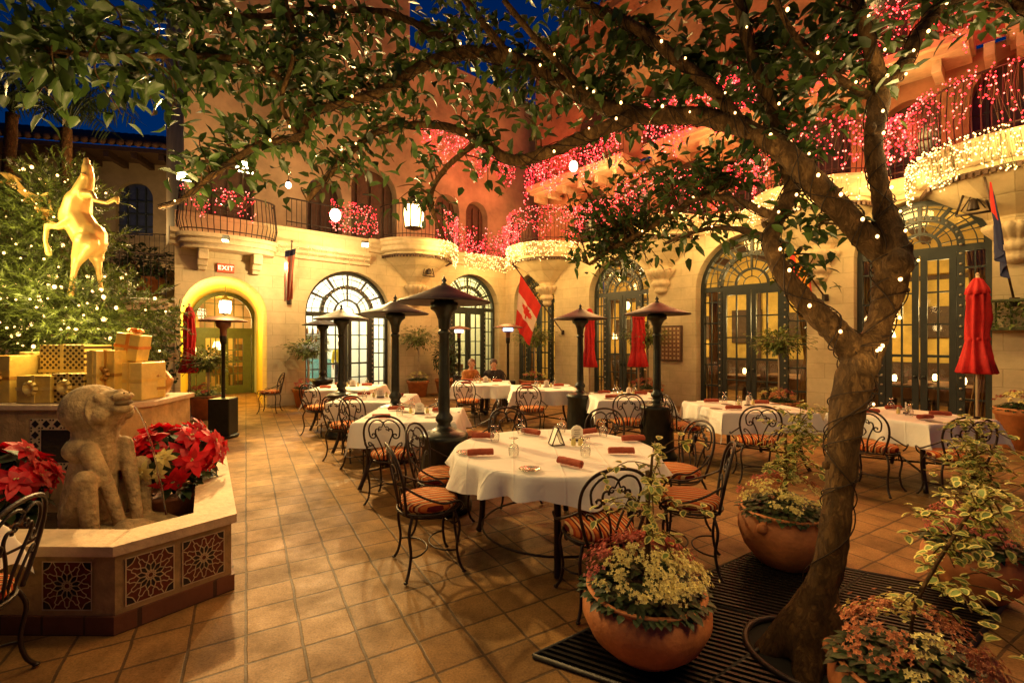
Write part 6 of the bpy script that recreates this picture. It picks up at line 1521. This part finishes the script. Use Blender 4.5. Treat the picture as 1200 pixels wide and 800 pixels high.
def lantern(label,loc,s_=1.0,chain=.5,emat=lamp_e,group='lit hanging lanterns'):
    t=thing('lantern',label,'lantern',loc,.4,group)
    m=MB(); m.lathe([(.11*s_,-.16*s_),(.13*s_,.0),(.12*s_,.13*s_)],6,sm=False); m.build('lamp_glass',emat,t)
    m=MB()
    for k in range(6): a=2*PI*k/6; m.tube([(.112*s_*math.cos(a),.112*s_*math.sin(a),-.165*s_),(.133*s_*math.cos(a),.133*s_*math.sin(a),0),(.123*s_*math.cos(a),.123*s_*math.sin(a),.135*s_)],.009*s_,4)
    m.lathe([(.13*s_,.13*s_),(.15*s_,.14*s_),(.08*s_,.19*s_),(.03*s_,.24*s_),(.02*s_,.27*s_),(0,.27*s_)],12); m.lathe([(0,-.20*s_),(.05*s_,-.19*s_),(.115*s_,-.165*s_)],12)
    if chain: m.tube([(0,0,.27*s_),(0,0,.27*s_+chain)],.008,5)
    m.build('cage',iron_m,t); return t
lantern('lit lantern hanging inside the yellow vaulted entrance',tuple(P(264,359,12.7)),1.15,.42,lampw_e)
lantern('big lit lantern glowing on the rounded balcony above the dining area',tuple(P(485,252,13.6)),2.3,.3)
def sconce(label,loc,r=.10):
    t=thing('wall_lamp',label,'lamp',loc,0,'lit wall lamps'); m=MB(); m.sphere((0,0,0),(r,r,r*1.25),14,10); m.build('lamp_glass',lampw_e,t); m=MB(); m.tube([(0,0,r*1.2),(0,.0,r*1.2+.12),(0.12,.16,r*1.2+.10)],.012,6); m.lathe([(.03,r*1.2+.04),(r*.8,r*1.0)],14); m.build('bracket',iron_m,t)
sconce('lit round lamp behind the railing left of the lantern balcony',tuple(P(393,252,11.6)),.13)
sconce('bright bulb lamp above the railing over the limp striped flag',tuple(P(338,217,10.6)),.06)
sconce('lit lamp among red lights below the upper balcony arches',tuple(P(672,195,14.2)),.13)
def flood(label,loc,aim,r=.11):
    t=thing('floodlight',label,'floodlight',loc,0,'small floodlights'); d=(Vector(aim)-Vector(loc)).normalized(); q=d.to_track_quat('-Y','Z').to_matrix().to_4x4()
    m=MB(); m.M=q; m.box((0,.06,0),(r*2.2,.12,r*1.7)); m.tube([(0,.1,0),(0,.1,-r*1.6)],.015,6); m.build('housing',dark_m,t,bevel=.01)
    m=MB(); m.M=q; m.quad((-r,-.003,-r*.7),(r,-.003,-r*.7),(r,-.003,r*.7),(-r,-.003,r*.7)); m.build('lens',lampw_e,t)
F1=P(287,196,9.7); F1b=P(216,207,9.4); F2=P(428,287,12.0)
flood('bright floodlight above the bowed balcony over the yellow entrance',tuple(F1),(0,3,0),.16)
flood('bright floodlight at the left end of the upper wall beside the dark wing',tuple(F1b),(-2,3,0),.12)
flood('small floodlight under the lantern balcony',tuple(F2),(-1,6,0),.08)
flood('small floodlight under the bowed balcony over the entrance',tuple(P(264,282,9.95)),(-6,9,2),.06)
def bell(label,loc,rz):
    t=thing('iron_bell_bracket',label,'wall ornament',loc,rz,'iron bell ornaments'); m=MB()
    for s_ in (-1,1): m.tube([(s_*.20,0,-.16),(s_*.10,0,.20)],.016,6); m.tube([(s_*.14,0,-.10),(0,0,.16)],.01,5)
    m.tube([(-.20,0,-.16),(.20,0,-.16)],.02,6); m.tube([(-.10,0,.20),(.10,0,.20)],.016,6); m.tube([(0,0,.2),(0,0,.36)],.012,5); m.tube([(-.05,0,.29),(.05,0,.29)],.010,5); m.build('frame',iron_m,t)
    m=MB(); m.lathe([(.08,-.10),(.06,-.02),(.045,.06),(0,.09)],14); m.build('bell',iron_m,t)
bell('iron bell ornament on the corbel under the lantern balcony',tuple(WB(uB(490),-.62,3.78)),TB)
bell('iron bell ornament on the wall under the rightmost rounded balcony',tuple(WR(bx[3]-.45,-.55,3.85)),TR)
t=thing('wall_plaque','patterned tile plaque in a dark frame on the wall between two glass doors','plaque',tuple(WR(uR(787),-.03,1.6)),TR)
s=MB(); s.box((0,0,0),(.62,.05,.92)); s.build('frame',wood_m,t,bevel=.01)
s=MB(); s.quad((-.27,-.027,-.42),(.27,-.027,-.42),(.27,-.027,.42),(-.27,-.027,.42)); s.build('tile_face',plaque_m,t)
s=MB()
for k in range(5):
    for j in range(8):
        c=Vector((-.216+.108*k,-.029,-.37+.106*j)); s.add([c+Vector((.045*math.cos(PI*i/4)*(1 if i%2 else .5),0,.045*math.sin(PI*i/4)*(1 if i%2 else .5))) for i in range(8)],[tuple(range(8))])
s.build('tile_motif',tilewht_m,t)
# ------------------------------------------------------------------ lamps
def lamp(name,kind,loc,power,col=(1,.66,.28),r=.15,aim=None,ang=90,blend=.6):
    l=bpy.data.lights.new(name,kind); l.energy=power; l.color=col; l.shadow_soft_size=r
    o=bpy.data.objects.new(name,l); COL.objects.link(o); o.location=loc
    if aim is not None:
        o.rotation_euler=(Vector(aim)-Vector(loc)).to_track_quat('-Z','Y').to_euler(); l.spot_size=math.radians(ang); l.spot_blend=blend
    return o
WARM=(1,.64,.23); AMB=(1,.63,.19); YEL=(1,.74,.32)
lamp('floodlight_beam','SPOT',F1+Vector((.1,-.35,.0)),2300,WARM,.12,(.4,3.4,0),95,.7)
lamp('floodlight_glow','POINT',F1+Vector((.25,-.25,.25)),70,WARM,.15)
lamp('floodlight_glow','POINT',F1b+Vector((.15,-.25,.1)),60,WARM,.12)
lamp('floodlight_beam','SPOT',F2+Vector((.05,-.25,-.05)),1300,WARM,.10,(0.6,4.5,0),100,.7)
lamp('flag_light','POINT',P(333,312,10.6),110,YEL,.06)
lamp('lantern_light','POINT',P(264,360,12.5)+Vector((0,-.35,0)),170,(1,.74,.16),.15)
lamp('lantern_light','POINT',P(485,252,13.2),30,AMB,.2)
lamp('sconce_light','POINT',P(393,252,11.3),70,AMB,.12)
lamp('sconce_light','POINT',P(672,195,13.8),60,AMB,.12)
for x,pw in zip(bx,(110,120,130,80)): lamp('net_glow','POINT',WR(x,-1.9,4.3),pw,AMB,.25)
for x in ((bx[0]+bx[1])/2,(bx[1]+bx[2])/2,(bx[2]+bx[3])/2): lamp('net_glow','POINT',WR(x,-.8,4.2),50,AMB,.25)
lamp('net_glow','POINT',WB(uB(487),-1.7,4.2),80,AMB,.25); lamp('net_glow','POINT',WB(uB(560),-.9,4.0),40,AMB,.25); lamp('net_glow','POINT',WB(uB(385),-.8,4.2),45,YEL,.2)
RC=(1,.06,.04)
for x,y,z,pw in ((2.2,-.4,5.3,80),(5.8,-.5,5.3,90),(8.6,-.4,5.3,90),(11.2,-.5,5.3,80),(bx[3],-1.7,5.4,60),(2.2,.3,7.9,90),(7,.3,7.9,100),(10.6,.3,7.9,90),(13.5,.3,7.9,80)): lamp('red_net_glow','POINT',WR(x,y,z),pw,RC,.3)
for x,y,z,pw in ((1.2,.6,6.2,25),(4.3,.5,6.4,35),(7.5,.5,6.4,35),(11,.5,6.4,30),(5,.4,10,40),(10,.4,10,40)): lamp('terrace_lamp','POINT',WR(x,y,z),pw,AMB,.2)
lamp('red_net_glow','POINT',WB(uB(545),-.5,5.4),26,RC,.3); lamp('red_net_glow','POINT',WB(uB(560),-.4,7.4),26,RC,.3)
lamp('red_net_glow','POINT',WB(uB(275),-.8,4.8),14,RC,.2)
for x in (1.5,4.0,6.5,9.0,11.5,14): lamp('room_light','POINT',WR(x,3.2,2.4),75,(1,.70,.24),.25)
lamp('room_light','POINT',WB(op[1][0],2.2,3.6),620,(1,.93,.70),.3); lamp('room_light','POINT',WB(op[2][0],2.4,3.4),150,(1,.82,.36),.3)
lamp('lobby_light','POINT',WB(lx,DEP+1.8,2.4),80,(1,.62,.20),.2)
lamp('wing_lamp','POINT',Vector((-11.5,14.2,5.2)),90,WARM,.15)
# spotlight on the reindeer and the fairy lights of the mound
lamp('mound_spot','SPOT',P(104,338,4.50)+Vector((-.05,-.10,.05)),9,(1,.80,.42),.05,tuple(P(100,250,4.95)),110,.6)
for x,y in ((5,260),(70,378),(130,378),(10,330),(0,205)): lamp('fairy_and_fill_glow','POINT',P(x,y,4.4),17,(1,.72,.26),.12)
# glow of the tree's fairy lights, plus added lamps to brighten the gifts
for x,y,Y,pw in ((985,430,2.0,6),(1075,400,2.1,6),(930,580,1.85,5),(1000,150,2.3,1.6),(1050,80,2.45,2),(880,190,2.5,2),(780,190,2.75,2.5),(650,210,3.0,4),(500,215,3.1,6),(420,225,3.2,5),(760,335,3.5,4),(900,300,2.5,1.5),(330,235,3.0,13),(230,270,2.9,28),(188,262,3.35,18)): lamp('fairy_and_fill_glow','POINT',P(x,y,Y),pw,WARM,.10)
for x,y,z,pw in ((-1.9,1.9,3.1,8),(-.2,1.5,3.2,9),(2.3,2.6,2.95,26),(3.4,3.8,3.0,38)): lamp('fairy_and_fill_glow','POINT',(x,y,z),pw,WARM,.25)  # added fill lamps without bulbs of their own, warming foreground and table fronts
# ------------------------------------------------------------------ world and camera
w=bpy.data.worlds.new('World'); scene.world=w; w.use_nodes=True; nt=w.node_tree; bg=nt.nodes['Background']
sky=nt.nodes.new('ShaderNodeTexSky'); sky.sky_type='NISHITA'; sky.sun_disc=False; sky.sun_elevation=math.radians(0); sky.sun_rotation=math.radians(0); sky.ozone_density=6; sky.dust_density=.3
hs=nt.nodes.new('ShaderNodeHueSaturation'); hs.inputs['Saturation'].default_value=1.35; nt.links.new(sky.outputs[0],hs.inputs['Color']); nt.links.new(hs.outputs[0],bg.inputs[0]); bg.inputs[1].default_value=.115
cam=bpy.data.cameras.new('camera'); co=bpy.data.objects.new('camera',cam); COL.objects.link(co)
cam.sensor_width=36; cam.lens=F/1200*36; cam.clip_end=400; cam.clip_start=.05
co.location=(0,0,H); co.rotation_euler=(PI/2,0,0); scene.camera=co
vs_=scene.view_settings; vs_.view_transform='Standard'; vs_.look='None'; vs_.gamma=1; vs_.use_curve_mapping=False; vs_.exposure=.34
cy=scene.cycles; cy.use_denoising=True; cy.sample_clamp_indirect=3; cy.sample_clamp_direct=0; cy.max_bounces=6; cy.diffuse_bounces=3; cy.transparent_max_bounces=12; cy.caustics_reflective=False; cy.caustics_refractive=False; cy.use_light_tree=True
